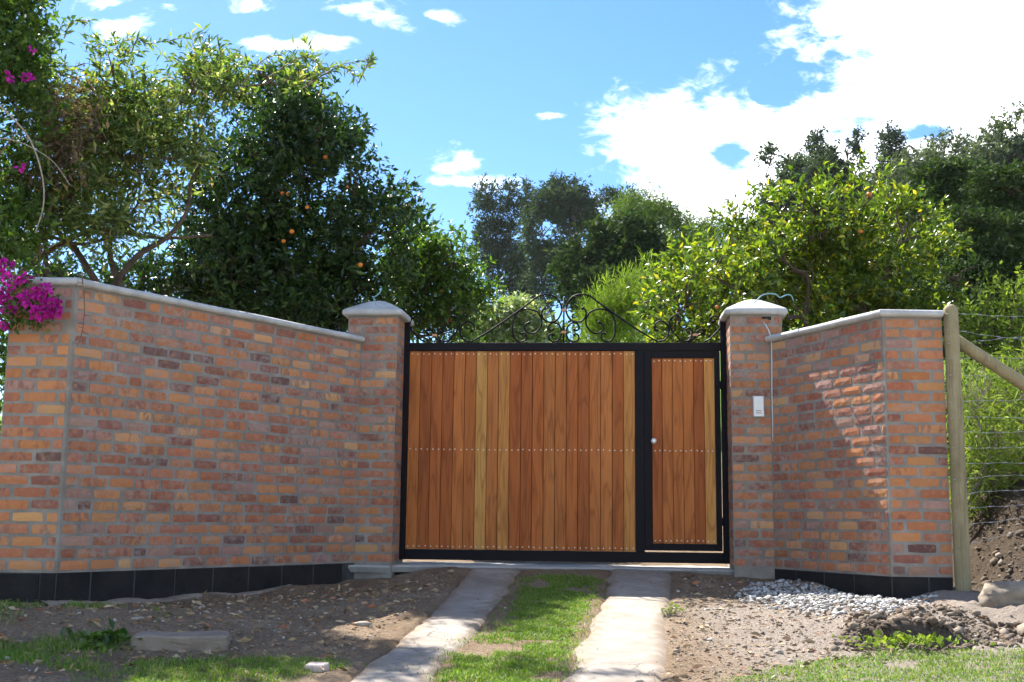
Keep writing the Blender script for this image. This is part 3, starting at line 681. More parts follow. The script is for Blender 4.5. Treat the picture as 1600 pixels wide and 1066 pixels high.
# ------------------------------------------------------------------ intercom, cable, loose wires
ip = RPF+gdir*.252
ic = empty('intercom', (ip[0]+fwd[0]*.012, ip[1]+fwd[1]*.012, 1.40), GROT); tag(ic, 'white intercom panel screwed to the brick gate pillar', 'intercom')
link('housing', box_mesh('housing', -.054, .054, -.016, .02, 0, .205, .006), MT['grey_plastic'], ic)
link('face_plate', box_mesh('face_plate', -.046, .046, -.024, -.0165, .008, .197, .003), MT['white_plastic'], ic)
for row in (.040, .060):
    for q in range(6):
        link('grille_slot', box_mesh('grille_slot', -.027+q*.009, -.0205+q*.009, -.0252, -.0235, row-.0035, row+.0035), MT['dark'], ic)
def cable(name, pts, r, mat, label, cat, grp=None):
    o = link(name, Tubes().add(crom(pts, 6), r, 6).mesh(name), MT[mat]); tag(o, label, cat, grp); return o
cp = [at(1192, 503, 11.21), at(1197, 509, 11.15), at(1203, 522, 11.14), at(1205.5, 540, 11.14), at(1206, 600, 11.155), at(1207, 640, 11.16), at(1208, 690, 11.165)]
cable('cable', cp, .0065, 'cable', 'pale cable hanging from the hole near the pillar top', 'cable')
tp = at(588, 475, 11.2); 
cable('wire', [at(588, 478, 11.16), at(585, 470, 11.16), at(584, 465, 11.14), at(590, 461, 11.12), at(594, 456, 11.12), at(596, 450, 11.12)], .006, 'teal', 'short teal wire end sticking up from the left pillar cap', 'wire')
cable('wire', [at(1178, 474, 10.9), at(1184, 468, 10.9), at(1190, 462, 10.9), at(1200, 459, 10.95), at(1212, 460, 11.0), at(1219, 465, 11.05), at(1229, 461, 11.1), at(1236, 462, 11.15), at(1240, 470, 11.2)], .006, 'teal', 'curly teal wire lying over the right pillar cap', 'wire')

# ------------------------------------------------------------------ fence post, brace and barbed wire
FP = np.array([3.648, 9.70])
fence = empty('wire_fence', (FP[0], FP[1], 0)); tag(fence, 'barbed wire fence on a round wooden post with slanting brace', 'fence')
rr = random.Random(9)
def pole(name, a, b, r0, r1, parent, dome=True, k=16):
    a = np.array(a, float); b = np.array(b, float); n = 14; P = [a+(b-a)*t for t in np.linspace(0, 1, n)]; rad = list(np.linspace(r0, r1, n)*(1+.02*np.array([rr.uniform(-1, 1) for _ in range(n)])))
    if dome:
        d = (b-a)/np.linalg.norm(b-a)
        for q in (.35, .65, .85, .97): P.append(b+d*r1*q*.9); rad.append(r1*math.sqrt(max(0, 1-q*q)))
    return link(name, Tubes().add(P, rad, k).mesh(name), MT['post'], parent)
pole('post', (-.004, 0, -.5), (-.006, 0, 2.175), .064, .059, fence)
pole('brace', (.02, .05, 1.95), (1.70, .45, 1.00), .052, .056, fence, False)
wz = [2.135, 2.0, 1.885, 1.76, 1.63, 1.40, 1.275, 1.155, 1.03, .905, .78, .655, .53, .40, .235]
for i, z in enumerate(wz):
    x1, y1 = 2.5, 1.6
    up = [.25, .05, .45, .30, .12, .28, .22, .18, .15, .16, .22, .25, .26, .30, .55][i]
    n = 70; P = []; rad = []
    for q in range(n):
        t = q/(n-1); sag = -.05*math.sin(math.pi*t)*(1+.6*math.sin(i*2.3)); kink = .004*math.sin(t*23+i)+.0025*math.sin(t*61+i*3)
        P.append((-.066+(x1+.066)*t, -.066+(y1+.066)*t*.9, z+up*t+sag*t+kink)); rad.append(.0015 if q % 5 else .0045)
    # wrapped once round the face of the post
    link('wire', Tubes().add(P, rad, 5).mesh('wire'), MT['wire'], fence)
pp = at(1592, 552, 15.0); pz = at(1592, 478, 15.0)[2]
o = empty('fence_post', (pp[0], 15.0, gz1(pp[0], 15.0))); tag(o, 'dark violet metal fence post among the bushes at the right edge', 'post')
link('shaft', box_mesh('shaft', -.045, .045, -.045, .045, -.3, pz-o.location[2], .004), MT['purple_post'], o)
link('cap', box_mesh('cap', -.052, .052, -.052, .052, pz-o.location[2]+.001, pz-o.location[2]+.025, .004), MT['purple_post'], o)

# ------------------------------------------------------------------ foliage engine
def unit(v): return v/(np.linalg.norm(v, axis=-1, keepdims=True)+1e-9)
def leaf_mesh(name, P, D, L, W, r, simple=False, fold=.28, curl=.12):
    """P base points, D directions, L/W arrays: one folded leaf each"""
    n = len(P); D = unit(D); ref = unit(r.normal(size=(n, 3))+np.array([0, 0, .0])); S = unit(np.cross(D, ref)); N = np.cross(S, D)
    flip = np.where(N[:, 2] < 0, -1.0, 1.0)[:, None]; N = N*flip
    L = L[:, None]; W = W[:, None]
    tip = P+D*L-N*L*curl
    if simple:
        a = P+D*L*.5+S*W*.5+N*W*.1; b = P+D*L*.5-S*W*.5+N*W*.1
        V = np.stack([P, a, tip, b], 1).reshape(-1, 3); F = (np.arange(n)[:, None]*4+np.arange(4)[None])
    else:
        m = P+D*L*.5-N*W*fold*.5; a = P+D*L*.45+S*W*.5+N*W*fold*.5; b = P+D*L*.45-S*W*.5+N*W*fold*.5
        V = np.stack([P, a, tip, b, m], 1).reshape(-1, 3); k = np.arange(n)[:, None]*5
        F = np.concatenate([k+np.array([[0, 1, 4]]), k+np.array([[1, 2, 4]]), k+np.array([[2, 3, 4]]), k+np.array([[3, 0, 4]])], 0)
    return mesh_np(name, V, F)
def in_lobes(lobes, n, r, shell, gap, gfreq, gthr, top=0.0):
    vol = np.array([l[3]*l[4]*l[5] for l in lobes])**.8; pr = vol/vol.sum(); out = []; oc = []; got = 0
    while got < n:
        m = n*2; k = r.choice(len(lobes), m, p=pr); Lb = np.array(lobes)[k]; d = unit(r.normal(size=(m, 3))); rad = r.random(m)**(1/shell)
        wob = .72+.56*fbm(d*1.7+k[:, None]*3.3, 2)
        p = Lb[:, :3]+d*(rad*wob)[:, None]*Lb[:, 3:6]
        ok = fbm(p*gfreq+17, 2) > gthr
        p = p[ok]; c = Lb[ok, :3]; out.append(p); oc.append(c); got += len(p)
    return np.concatenate(out)[:n], np.concatenate(oc)[:n]
def tree(name, label, base, lobes, twigs, per, llen, lwid, leaf, bark='bark', seed=1, shell=3.6, gfreq=1.2, gthr=.42, up=.25, spread=.9, twig_len=.3, simple=False,
         trunks=1, trunk_r=.09, limb_r=.035, limbs=8, group=None, cat='tree', droop=0.0, fork=.4, show_twigs=True, crown_name='crown', fan=1.0):
    r = np.random.default_rng(seed); base = np.array(base, float); t = empty(name, tuple(base)); tag(t, label, cat, group)
    T, Cn = in_lobes(lobes, twigs, r, shell, 0, gfreq, gthr)
    out = unit(T-Cn); D = unit(out*.8+np.array([0, 0, up])+r.normal(size=T.shape)*.55*spread)
    tl = twig_len*(.6+.8*r.random(twigs))
    # leaves along each twig
    k = np.repeat(np.arange(twigs), per); s = r.random(len(k)); P = T[k]+D[k]*(s*tl[k])[:, None]
    LD = unit(D[k]*.7+r.normal(size=P.shape)*.75*fan+np.array([0, 0, -droop]))
    Lq = llen*(.45+.85*r.random(len(k))**1.3); Wq = Lq*(lwid/llen)*(.8+.4*r.random(len(k)))
    me = leaf_mesh(crown_name, P-base, LD, Lq, Wq, r, simple); c = link(crown_name, me, MT[leaf], t); c['kind'] = 'stuff'
    # wood
    tb = Tubes(); cl = np.array(lobes)
    zc = (cl[:, 2].min()+cl[:, 2].max())/2; cen = np.average(cl[:, :3], axis=0, weights=cl[:, 3])
    starts = []
    for q in range(trunks):
        b0 = base+np.array([r.normal()*.12*trunks**.5*(trunks > 1), r.normal()*.12*(trunks > 1), -.3]); f = base+(cen-base)*fork+r.normal(size=3)*.12*(trunks > 1)
        pts = crom([b0, b0+(f-b0)*.5+r.normal(size=3)*.06*np.linalg.norm(f-b0), f], 5); tb.add(pts, np.linspace(trunk_r, trunk_r*.7, len(pts)), 8); starts.append(f)
    nodes = []
    order = np.argsort(np.linalg.norm(cl[:, :3]-base, axis=1)); linked = [(f_, trunk_r*.62) for f_ in starts]
    for li in order:
        Lb = lobes[li]; c0 = np.array(Lb[:3]); dist = [np.linalg.norm(q_[0]-c0)*(1+.4*(q_[0][2] > c0[2])) for q_ in linked]; bi = int(np.argmin(dist)); f, fr0 = linked[bi]; r1 = max(limb_r*.45, fr0*.78); linked.append((c0, r1))
        c0 = np.array(Lb[:3]); mid = (f+c0)/2+r.normal(size=3)*.10*np.linalg.norm(c0-f)+np.array([0, 0, -.05])
        pts = crom([f, mid, c0], 6); tb.add(pts, np.linspace(fr0, r1, len(pts)), 6, False); nodes += list(pts[4:])
        for _ in range(limbs):
            d = unit(r.normal(size=3)+np.array([0, 0, .4])); e = c0+d*np.array(Lb[3:6])*.8; s0 = pts[r.integers(4, len(pts))]
            m2 = (s0+e)/2+r.normal(size=3)*.12*np.linalg.norm(e-s0); pp_ = crom([s0, m2, e], 4); tb.add(pp_, np.linspace(limb_r*.7, limb_r*.18, len(pp_)), 5, False); nodes += list(pp_[2:])
    if show_twigs:
        nodes = np.array(nodes); sel = r.choice(twigs, min(twigs, 420), replace=False)
        for q in sel:
            d = np.linalg.norm(nodes-T[q], axis=1); nb = nodes[np.argmin(d)]; e = T[q]+D[q]*tl[q]
            tb.add([nb, (nb+T[q])/2+r.normal(size=3)*.03, T[q], e], [limb_r*.25, limb_r*.2, limb_r*.15, limb_r*.08], 3, False)
    tb.V = [v-base for v in tb.V]
    link('trunk', tb.mesh('trunk'), MT[bark], t)
    return t, T
def lob(px, py, Y, rx, ry, rz):
    p = at(px, py, Y); k = Y/FPX; return (p[0], p[1], p[2], rx*k, ry*k, rz*k)
def lobes_in(poly, n, r0, r1, Y, dy, seed, ry=1.0):
    r = np.random.default_rng(seed); P = np.array(poly, float); lo, hi = P.min(0), P.max(0); out = []; pts = []
    tries = 0
    while len(out) < n and tries < 9000:
        tries += 1; q = lo+(hi-lo)*r.random(2); rad = r0+(r1-r0)*r.random()
        a = np.linspace(0, 6.28, 8, endpoint=False); ring = q[None]+np.stack([np.cos(a), np.sin(a)], 1)*rad*.5
        if not inpoly(ring[:, 0], ring[:, 1], poly).all(): continue
        if pts and min(np.hypot(*(q-p)) for p in pts) < rad*.45: continue
        pts.append(q); out.append(lob(q[0], q[1], Y+dy*(r.random()-.5)*2, rad*(.85+.4*r.random()), rad*1.1*ry, rad*(.75+.35*r.random())))
    return out
def inpoly(x, y, poly):
    ins = np.zeros(len(x), bool); j = len(poly)-1
    for i in range(len(poly)):
        xi, yi = poly[i]; xj, yj = poly[j]; c = ((yi > y) != (yj > y)) & (x < (xj-xi)*(y-yi)/(yj-yi+1e-12)+xi); ins ^= c; j = i
    return ins
def onground(px, Y):
    x = at(px, 533, Y)[0]; return (x, Y, gz1(x, Y))
def fruit(t, pts, r=.042):
    bm = bmesh.new(); bmesh.ops.create_icosphere(bm, subdivisions=2, radius=r); me = bpy.data.meshes.new('orange_fruit'); bm.to_mesh(me); bm.free()
    me.polygons.foreach_set('use_smooth', np.ones(len(me.polygons), dtype=bool)); me.materials.append(MT['orange'])
    for p in pts:
        o = link('orange_fruit', me, None, t, Vector(p)-t.location); s = rr.uniform(.85, 1.15); o.scale = (s, s, s*.95)

# dark orange tree left of the gate
Yt = 13.4
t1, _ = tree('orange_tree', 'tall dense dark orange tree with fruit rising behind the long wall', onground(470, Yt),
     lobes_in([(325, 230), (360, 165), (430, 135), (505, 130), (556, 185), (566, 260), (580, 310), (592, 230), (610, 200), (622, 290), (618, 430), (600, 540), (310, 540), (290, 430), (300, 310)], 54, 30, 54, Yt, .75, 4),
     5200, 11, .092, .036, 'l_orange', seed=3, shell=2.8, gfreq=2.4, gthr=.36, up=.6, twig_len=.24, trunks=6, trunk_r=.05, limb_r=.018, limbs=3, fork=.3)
fruit(t1, [at(x, y, Yt+d) for x, y, d in ((508, 246, -.72), (441, 302, -.7), (450, 303, -.7), (543, 293, -.7), (480, 324, -.7), (456, 362, -.75), (443, 377, -.75), (563, 414, -.7))], .026)
Yt = 14.8
t2, _ = tree('orange_tree', 'lower orange tree with fruit between the left pillar and the iron scrolls', onground(665, Yt),
     lobes_in([(600, 400), (628, 350), (655, 345), (680, 365), (722, 375), (728, 430), (756, 440), (765, 540), (590, 540)], 20, 20, 38, Yt, .5, 6),
     1500, 10, .09, .034, 'l_boug', seed=8, shell=2.8, gfreq=2.4, gthr=.41, up=.6, twig_len=.24, trunks=4, trunk_r=.035, limb_r=.018, limbs=4, fork=.35)
fruit(t2, [at(x, y, Yt+d) for x, y, d in ((632, 398, -.5), (656, 436, -.45), (634, 428, -.5), (701, 501, -.45), (690, 455, -.4))], .026)
# loose tree further left
Yt = 10.9
t3, T3 = tree('loose_leafed_tree', 'sprawling thin-leaved tree with bare curving limbs at the upper left', onground(200, Yt),
     lobes_in([(20, 90), (60, 60), (110, 30), (200, 75), (290, 95), (350, 105), (380, 130), (340, 190), (310, 240), (300, 330), (200, 380), (20, 390), (-30, 240)], 40, 22, 42, Yt, .55, 9)+[lob(355, 130, Yt, 26, 30, 20), lob(405, 112, Yt, 22, 25, 15), lob(445, 125, Yt, 20, 25, 14), lob(500, 112, Yt, 16, 20, 9), lob(320, 105, Yt, 24, 30, 18)],
     2500, 9, .10, .027, 'l_loose', seed=5, shell=2.6, gfreq=3.4, gthr=.485, up=.35, twig_len=.26, trunks=2, trunk_r=.036, limb_r=.012, limbs=4, fork=.25)
tb = Tubes(); bs = np.array(t3.location)
for pts in ([(175, 450), (215, 400), (262, 370), (292, 330), (300, 280), (330, 230)], [(190, 450), (172, 400), (180, 350), (215, 330)], [(30, 430), (80, 390), (150, 360), (250, 372), (330, 368)], [(10, 400), (60, 370), (120, 330), (160, 280), (240, 270)], [(150, 440), (110, 380), (70, 350), (20, 330)]):
    P = crom([at(x, y, Yt-.15+.06*i)-bs for i, (x, y) in enumerate(pts)], 5); tb.add(P, np.linspace(.034, .011, len(P)), 6)
o = link('limb', tb.mesh('limb'), MT['bark'], t3); o['kind'] = 'stuff'
# long shoots that stand out above the crown
sr = np.random.default_rng(44); PP = []; DD = []; tb = Tubes()
for pts in ([(70, 120), (85, 70), (95, 40)], [(200, 100), (215, 60), (230, 68), (285, 60)], [(330, 130), (345, 95), (340, 65)], [(480, 130), (520, 105), (580, 92)], [(470, 140), (530, 105), (555, 120)], [(100, 60), (112, 35), (140, 32)], [(380, 130), (410, 95), (440, 85)], [(420, 120), (470, 90), (500, 100)], [(300, 130), (335, 110), (375, 100)], [(560, 130), (575, 100), (583, 90)]):
    P = crom([at(x, y, Yt-.2) for x, y in pts], 7); tb.add(P-bs, np.linspace(.007, .003, len(P)), 4)
    Tn = np.gradient(P, axis=0)
    for i in range(1, len(P)):
        for _ in range(3): PP.append(P[i]-bs); DD.append(unit(Tn[i])*.6+unit(sr.normal(size=3))*.9)
PP = np.array(PP); DD = np.array(DD); Lq = .09*(.7+.6*sr.random(len(PP)))
o = link('shoot_leaves', leaf_mesh('shoot_leaves', PP, DD, Lq, Lq*.24, sr), MT['l_loose'], t3); o['kind'] = 'stuff'
o = link('shoots', tb.mesh('shoots'), MT['bark_dry'], t3); o['kind'] = 'stuff'
# low dark bush over the coping
Yt = 13.6
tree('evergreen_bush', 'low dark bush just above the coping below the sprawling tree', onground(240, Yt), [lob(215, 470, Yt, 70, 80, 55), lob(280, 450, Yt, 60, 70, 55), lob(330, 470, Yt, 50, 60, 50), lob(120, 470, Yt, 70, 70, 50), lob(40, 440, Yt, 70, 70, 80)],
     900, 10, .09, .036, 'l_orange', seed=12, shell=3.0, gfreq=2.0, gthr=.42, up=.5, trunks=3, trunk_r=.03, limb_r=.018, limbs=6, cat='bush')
# bougainvillea hanging over the wall corner
Yb = 9.7
bg_, TB = tree('bougainvillea', 'bougainvillea with magenta flowers spilling over the left wall corner', onground(-70, Yb), [lob(-30, 60, Yb, 85, 90, 110), lob(-20, 190, Yb, 75, 90, 90), lob(-60, 320, Yb, 90, 90, 110), lob(-40, 430, Yb-.4, 70, 80, 70), lob(20, 20, Yb+.3, 50, 60, 60), lob(15, 110, Yb+.3, 45, 60, 60), lob(5, 330, Yb+.3, 50, 60, 90), lob(-15, 480, Yb-1.05, 45, 20, 30), lob(-25, 570, Yb, 50, 60, 60), lob(-15, 680, Yb, 50, 60, 60), lob(-30, 790, Yb, 50, 60, 60)],
     2900, 9, .06, .036, 'l_boug', 'bark_dry', seed=15, shell=3.0, gfreq=2.2, gthr=.42, up=.3, trunks=3, trunk_r=.03, limb_r=.014, limbs=8, twig_len=.22, cat='shrub')
fr = np.random.default_rng(77)
def cluster(px, py, Y, rad, n):
    c = at(px, py, Y)-np.array(bg_.location); d = unit(fr.normal(size=(n, 3))); P = c+d*(fr.random(n)**.5*rad)[:, None]*np.array([1.1, .7, .9])
    L_ = .042*(.8+.5*fr.random(n)); link('flower_cluster', leaf_mesh('flower_cluster', P, d+fr.normal(size=(n, 3))*.5, L_, L_*.85, fr, fold=.1), MT['bract'], bg_)
for px, py, Y, rad, n in ((80, 480, 8.60, .075, 130), (66, 453, 8.58, .05, 50), (42, 466, 8.55, .05, 50), (18, 440, 8.58, .05, 40), (6, 420, 8.9, .06, 50), (12, 478, 8.6, .05, 45), (60, 488, 8.55, .045, 50), (38, 436, 8.6, .03, 20), (5, 460, 8.6, .05, 40), (42, 122, 9.3, .028, 22), (16, 120, 9.3, .022, 12), (50, 80, 9.4, .018, 7), (32, 262, 9.3, .016, 7), (3, 505, 8.6, .04, 24)):
    cluster(px, py, Y, rad, n)
# dark little leaves below the flowers and canes
Pn = []; 
for px, py, n in ((20, 495, 60), (60, 497, 50), (35, 480, 60), (70, 470, 40), (15, 450, 60), (40, 430, 40)):
    c = at(px, py, 8.62)-np.array(bg_.location); Pn.append(c+fr.normal(size=(n, 3))*np.array([.06, .04, .05]))
Pn = np.concatenate(Pn); L_ = .05*(.7+.5*fr.random(len(Pn))); o = link('leaf_spray', leaf_mesh('leaf_spray', Pn, fr.normal(size=Pn.shape)+np.array([0, 0, -.6]), L_, L_*.55, fr), MT['l_boug'], bg_); o['kind'] = 'stuff'
for pts, r0 in (([(-20, 150), (10, 175), (45, 215), (65, 270), (68, 320), (55, 365)], .008), ([(-60, 330), (-10, 380), (20, 430), (60, 470)], .007), ([(-10, 215), (30, 222), (80, 250), (110, 290)], .005)):
    P = crom([at(x, y, 9.0-(.4 if i > 3 else 0)*0) for i, (x, y) in enumerate(pts)], 6)-np.array(bg_.location); link('cane', Tubes().add(P, np.linspace(r0, r0*.55, len(P)), 6).mesh('cane'), MT['bark_pale'], bg_)
# withered twigs mass inside the thin tree
dr = np.random.default_rng(31); n = 2600; c = np.array([at(105, 205, 10.3)]); 
base = np.array(onground(90, 10.3)); tdry = empty('dry_climber', tuple(base)); tag(tdry, 'withered brown climber hanging in the tree at upper left', 'climber')
P = in_lobes([lob(105, 190, 10.3, 85, 60, 75), lob(70, 260, 10.3, 60, 50, 55), lob(140, 240, 10.3, 55, 50, 50)], 1500, dr, 2.6, 0, 2.2, .43)[0]
L_ = .075*(.5+dr.random(len(P))); o = link('withered_leaves', leaf_mesh('withered_leaves', P-base, dr.normal(size=P.shape)*.8+np.array([.3, 0, -.2]), L_, L_*.28, dr), MT['l_dry'], tdry); o['kind'] = 'stuff'
tb = Tubes(); tb.add(crom([base-base+np.array([0, 0, -.2]), at(60, 420, 10.3)-base, at(80, 320, 10.25)-base, at(110, 200, 10.3)-base], 6), .014, 5)
for _ in range(90):
    q = P[dr.integers(len(P))]-base; e = q+dr.normal(size=3)*np.array([.25, .15, .2]); tb.add([q, (q+e)/2+dr.normal(size=3)*.03, e], [.004, .003, .0015], 3, False)
o = link('stems', tb.mesh('stems'), MT['bark_dry'], tdry); o['kind'] = 'stuff'
# dry vine over the coping
vp = crom([at(128, 425, 8.70), at(129, 440, 8.66), at(131, 455, 8.66), at(132, 480, 8.68), at(131, 500, 8.71), at(129, 515, 8.72), at(125, 530, 8.73), at(121, 540, 8.74)], 5)
tb = Tubes().add(vp, np.linspace(.006, .002, len(vp)), 5)
for i in range(4, len(vp)-1, 2):
    q = vp[i]; tb.add([q, q+np.array([rr.uniform(-.05, .06), -.015, rr.uniform(-.03, .03)])], [.003, .0015], 4)
o = link('hanging_vine', tb.mesh('hanging_vine'), MT['bark_dry']); tag(o, 'thin dry vine dangling over the coping at the left wall corner', 'vine')

# sunny citrus tree on the right
Yt = 15.6
t4, T4 = tree('citrus_tree', 'broad sunlit yellow-green citrus tree behind the right pillar', onground(1290, Yt),
     lobes_in([(1010, 460), (1050, 410), (1100, 375), (1170, 320), (1240, 300), (1290, 278), (1370, 275), (1430, 310), (1490, 370), (1525, 450), (1510, 540), (1000, 560)], 64, 32, 56, Yt, .9, 13),
     4000, 10, .108, .041, 'l_citrus', seed=23, shell=2.8, gfreq=2.2, gthr=.435, up=.55, twig_len=.22, trunks=3, trunk_r=.08, limb_r=.024, limbs=3, fork=.35)
fruit(t4, [at(1358, 304, Yt-1), at(1345, 362, Yt-1.1), at(1308, 317, Yt-.9), at(1120, 480, Yt-1.0)], .03)

# right edge: bright bush, young bamboo behind the fence
Yt = 14.0
tree('leafy_bush', 'light green rounded bush behind the barbed wire at the right edge', onground(1590, Yt), [lob(1560, 500, Yt, 65, 70, 50), lob(1630, 500, Yt, 70, 80, 60), lob(1535, 540, Yt, 45, 60, 45), lob(1690, 560, Yt, 90, 80, 80), lob(1600, 570, Yt, 90, 80, 60)],
     900, 10, .07, .032, 'l_bamboo', seed=33, shell=3.0, gfreq=2.2, gthr=.40, up=.4, trunks=3, trunk_r=.03, limb_r=.016, limbs=7, cat='bush')
for i, (px, Y, top, sd) in enumerate(((1533, 11.0, 575, 41), (1562, 11.6, 590, 42), (1598, 11.1, 565, 43), (1640, 11.5, 560, 44))):
    lab = ['young bamboo clump with dark leaf heads right beside the fence post', 'slender pale bamboo stems behind the fence wires, middle clump', 'bamboo clump with bright leaves under the end of the brace', 'bamboo clump beyond the right edge of the fence'][i]
    tree('bamboo_clump', lab, onground(px, Y), [lob(px, top+45, Y, 30, 40, 45), lob(px+14, top+120, Y, 30, 40, 70), lob(px-4, top+190, Y, 32, 40, 60), lob(px+6, top+20, Y, 20, 30, 30)],
         420, 8, .10, .014, 'l_bamboo', 'bark_pale', seed=sd, shell=3.0, gfreq=2.0, gthr=.38, up=.6, twig_len=.25, trunks=6, trunk_r=.014, limb_r=.010, limbs=4, fork=.7, group='young bamboo behind the fence', cat='bamboo', droop=.3)
Yt = 12.6
tree('undergrowth_bush', 'low shaded undergrowth on the earth bank behind the fence', onground(1570, Yt), [lob(1540, 720, Yt, 60, 50, 60), lob(1600, 690, Yt, 60, 60, 90), lob(1660, 700, Yt, 60, 60, 90), lob(1530, 640, Yt, 40, 40, 60)],
     900, 9, .07, .03, 'l_bamboo', seed=36, shell=3.0, gfreq=2.2, gthr=.40, up=.4, trunks=3, trunk_r=.015, limb_r=.010, limbs=5, cat='bush')

# ------------------------------------------------------------------ shrubs seen through the ironwork
Yt = 22.0
tree('flowering_shrub', 'pale shrub with whitish blossoms behind the left iron scrolls', onground(800, Yt), [lob(785, 515, Yt, 40, 60, 30), lob(820, 505, Yt, 25, 50, 25), lob(760, 530, Yt, 40, 50, 25), lob(805, 488, Yt+1, 18, 40, 15), lob(830, 535, Yt, 25, 40, 15)],
     700, 9, .12, .06, 'l_pale', seed=51, shell=3.2, gfreq=1.5, gthr=.40, up=.4, trunks=3, trunk_r=.04, limb_r=.02, limbs=5, twig_len=.3, cat='shrub', show_twigs=False)
Yt = 24.0
tree('feathery_bamboo', 'bright feathery bamboo plumes behind the right iron scrolls', onground(965, Yt), [lob(940, 510, Yt, 22, 30, 40), lob(965, 500, Yt, 20, 30, 45), lob(990, 485, Yt, 18, 30, 45), lob(1008, 470, Yt+.5, 12, 20, 45), lob(955, 535, Yt, 50, 40, 30), lob(920, 530, Yt, 30, 30, 25), lob(1000, 530, Yt, 40, 40, 35)],
     1000, 10, .20, .02, 'l_bamboo', 'bark_pale', seed=52, shell=2.6, gfreq=1.5, gthr=.36, up=1.6, spread=.45, fan=.5, twig_len=.5, trunks=5, trunk_r=.02, limb_r=.015, limbs=5, cat='bamboo', show_twigs=False)
Yt = 30.0
tree('green_bush', 'rounded mid-green bush on the hill slope behind the gate centre', onground(885, Yt), [lob(862, 532, Yt, 22, 30, 12), lob(905, 536, Yt, 22, 30, 10)],
     160, 9, .16, .07, 'l_farbamboo', seed=53, shell=3.2, gfreq=1.2, gthr=.38, up=.5, trunks=2, trunk_r=.03, limb_r=.02, limbs=4, cat='bush', show_twigs=False)

Yt = 20.0
tree('hedge_bush', 'dark hedge foliage glimpsed below the citrus crown behind the right pillar', onground(1180, Yt), [lob(1080, 500, Yt, 60, 60, 50), lob(1160, 495, Yt, 60, 60, 50), lob(1240, 490, Yt, 60, 60, 50), lob(1330, 490, Yt, 70, 60, 50), lob(1420, 490, Yt, 70, 60, 50), lob(1490, 500, Yt, 60, 60, 50)],
     1400, 9, .14, .06, 'l_dark', seed=54, shell=3.2, gfreq=1.2, gthr=.34, up=.5, trunks=3, trunk_r=.03, limb_r=.02, limbs=4, cat='bush', show_twigs=False)
# ------------------------------------------------------------------ far trees on the hill
def far(name, label, px, Y, lobes, leaf, n, ll, lw, seed, cat='tree', group='trees on the hill', **kw):
    d = dict(shell=3.2, gfreq=.35, gthr=.42, up=.3, twig_len=ll*2.2, simple=True, trunk_r=.22, limb_r=.10, limbs=5, show_twigs=False, fork=.5); d.update(kw)
    return tree(name, label, onground(px, Y), [lob(*l) for l in lobes], int(n*1.5), 8, ll, lw, leaf, seed=seed, group=group, cat=cat, **d)
def column(px, top, bot, w_, Y):
    n = 6; return [(px+math.sin(i*2.1+px)*w_*.22, top+(bot-top)*(i+.5)/n, Y, w_*(.45+.55*math.sin(math.pi*min(1, (i+.9)/n*.8+.1))), w_, (bot-top)/n*.75) for i in range(n)]
far('eucalyptus_tree', 'leftmost tall slim tree on the hill, open crown against the sky', 765, 112, column(764, 290, 478, 26, 112), 'l_pine', 900, .34, .14, 61, gthr=.46, gfreq=.55)
far('eucalyptus_tree', 'second tall slim tree from the left on the hill skyline', 797, 112, column(797, 292, 478, 17, 112), 'l_pine', 620, .34, .14, 62, gthr=.46, gfreq=.55)
far('eucalyptus_tree', 'narrow tall tree just left of the dark pines on the hill', 820, 114, column(821, 293, 480, 15, 114), 'l_pine', 640, .34, .14, 63, gthr=.44, gfreq=.5)
far('pine_tree', 'tall dark pine with rounded top, highest of the hill group', 895, 104, column(897, 283, 480, 40, 104), 'l_pine', 1500, .36, .15, 64)
far('pine_tree', 'dark pine in front left of the highest hill pine', 848, 102, column(850, 303, 482, 28, 102), 'l_pine', 1000, .36, .15, 65)
far('pine_tree', 'dark pine right of the highest hill pine', 950, 106, column(945, 308, 470, 30, 106), 'l_pine', 1000, .36, .15, 66)
far('pine_tree', 'small pine top showing above the far bamboo', 985, 110, column(985, 306, 440, 24, 110), 'l_pine', 600, .36, .15, 67)
far('broadleaf_tree', 'large dark round-topped tree in front of the hill pines', 962, 46, [(960, 390, 46, 55, 60, 55), (930, 430, 46, 50, 55, 50), (1000, 430, 46, 45, 55, 50), (960, 460, 45.5, 70, 60, 45), (985, 380, 46, 30, 40, 35), (915, 465, 45.5, 38, 40, 35)], 'l_dark', 2600, .26, .12, 68, gfreq=.8, gthr=.40)
far('bamboo_grove', 'drooping light green bamboo grove right of the dark round tree', 1035, 68, [(1000, 350, 68, 45, 50, 40), (1040, 370, 68, 40, 45, 40), (1015, 395, 67, 50, 50, 35), (1060, 405, 66, 35, 40, 30)], 'l_farbamboo', 1500, .38, .06, 69, cat='bamboo', gfreq=.6, droop=.7)
far('bamboo_grove', 'small rounded bamboo clumps beside the sunny citrus tree top', 1090, 70, [(1085, 375, 70, 25, 30, 26), (1112, 368, 70, 20, 30, 22), (1060, 400, 69, 30, 30, 25), (1100, 410, 69, 40, 40, 35)], 'l_farbamboo', 800, .36, .06, 70, cat='bamboo', gfreq=.6, droop=.7)
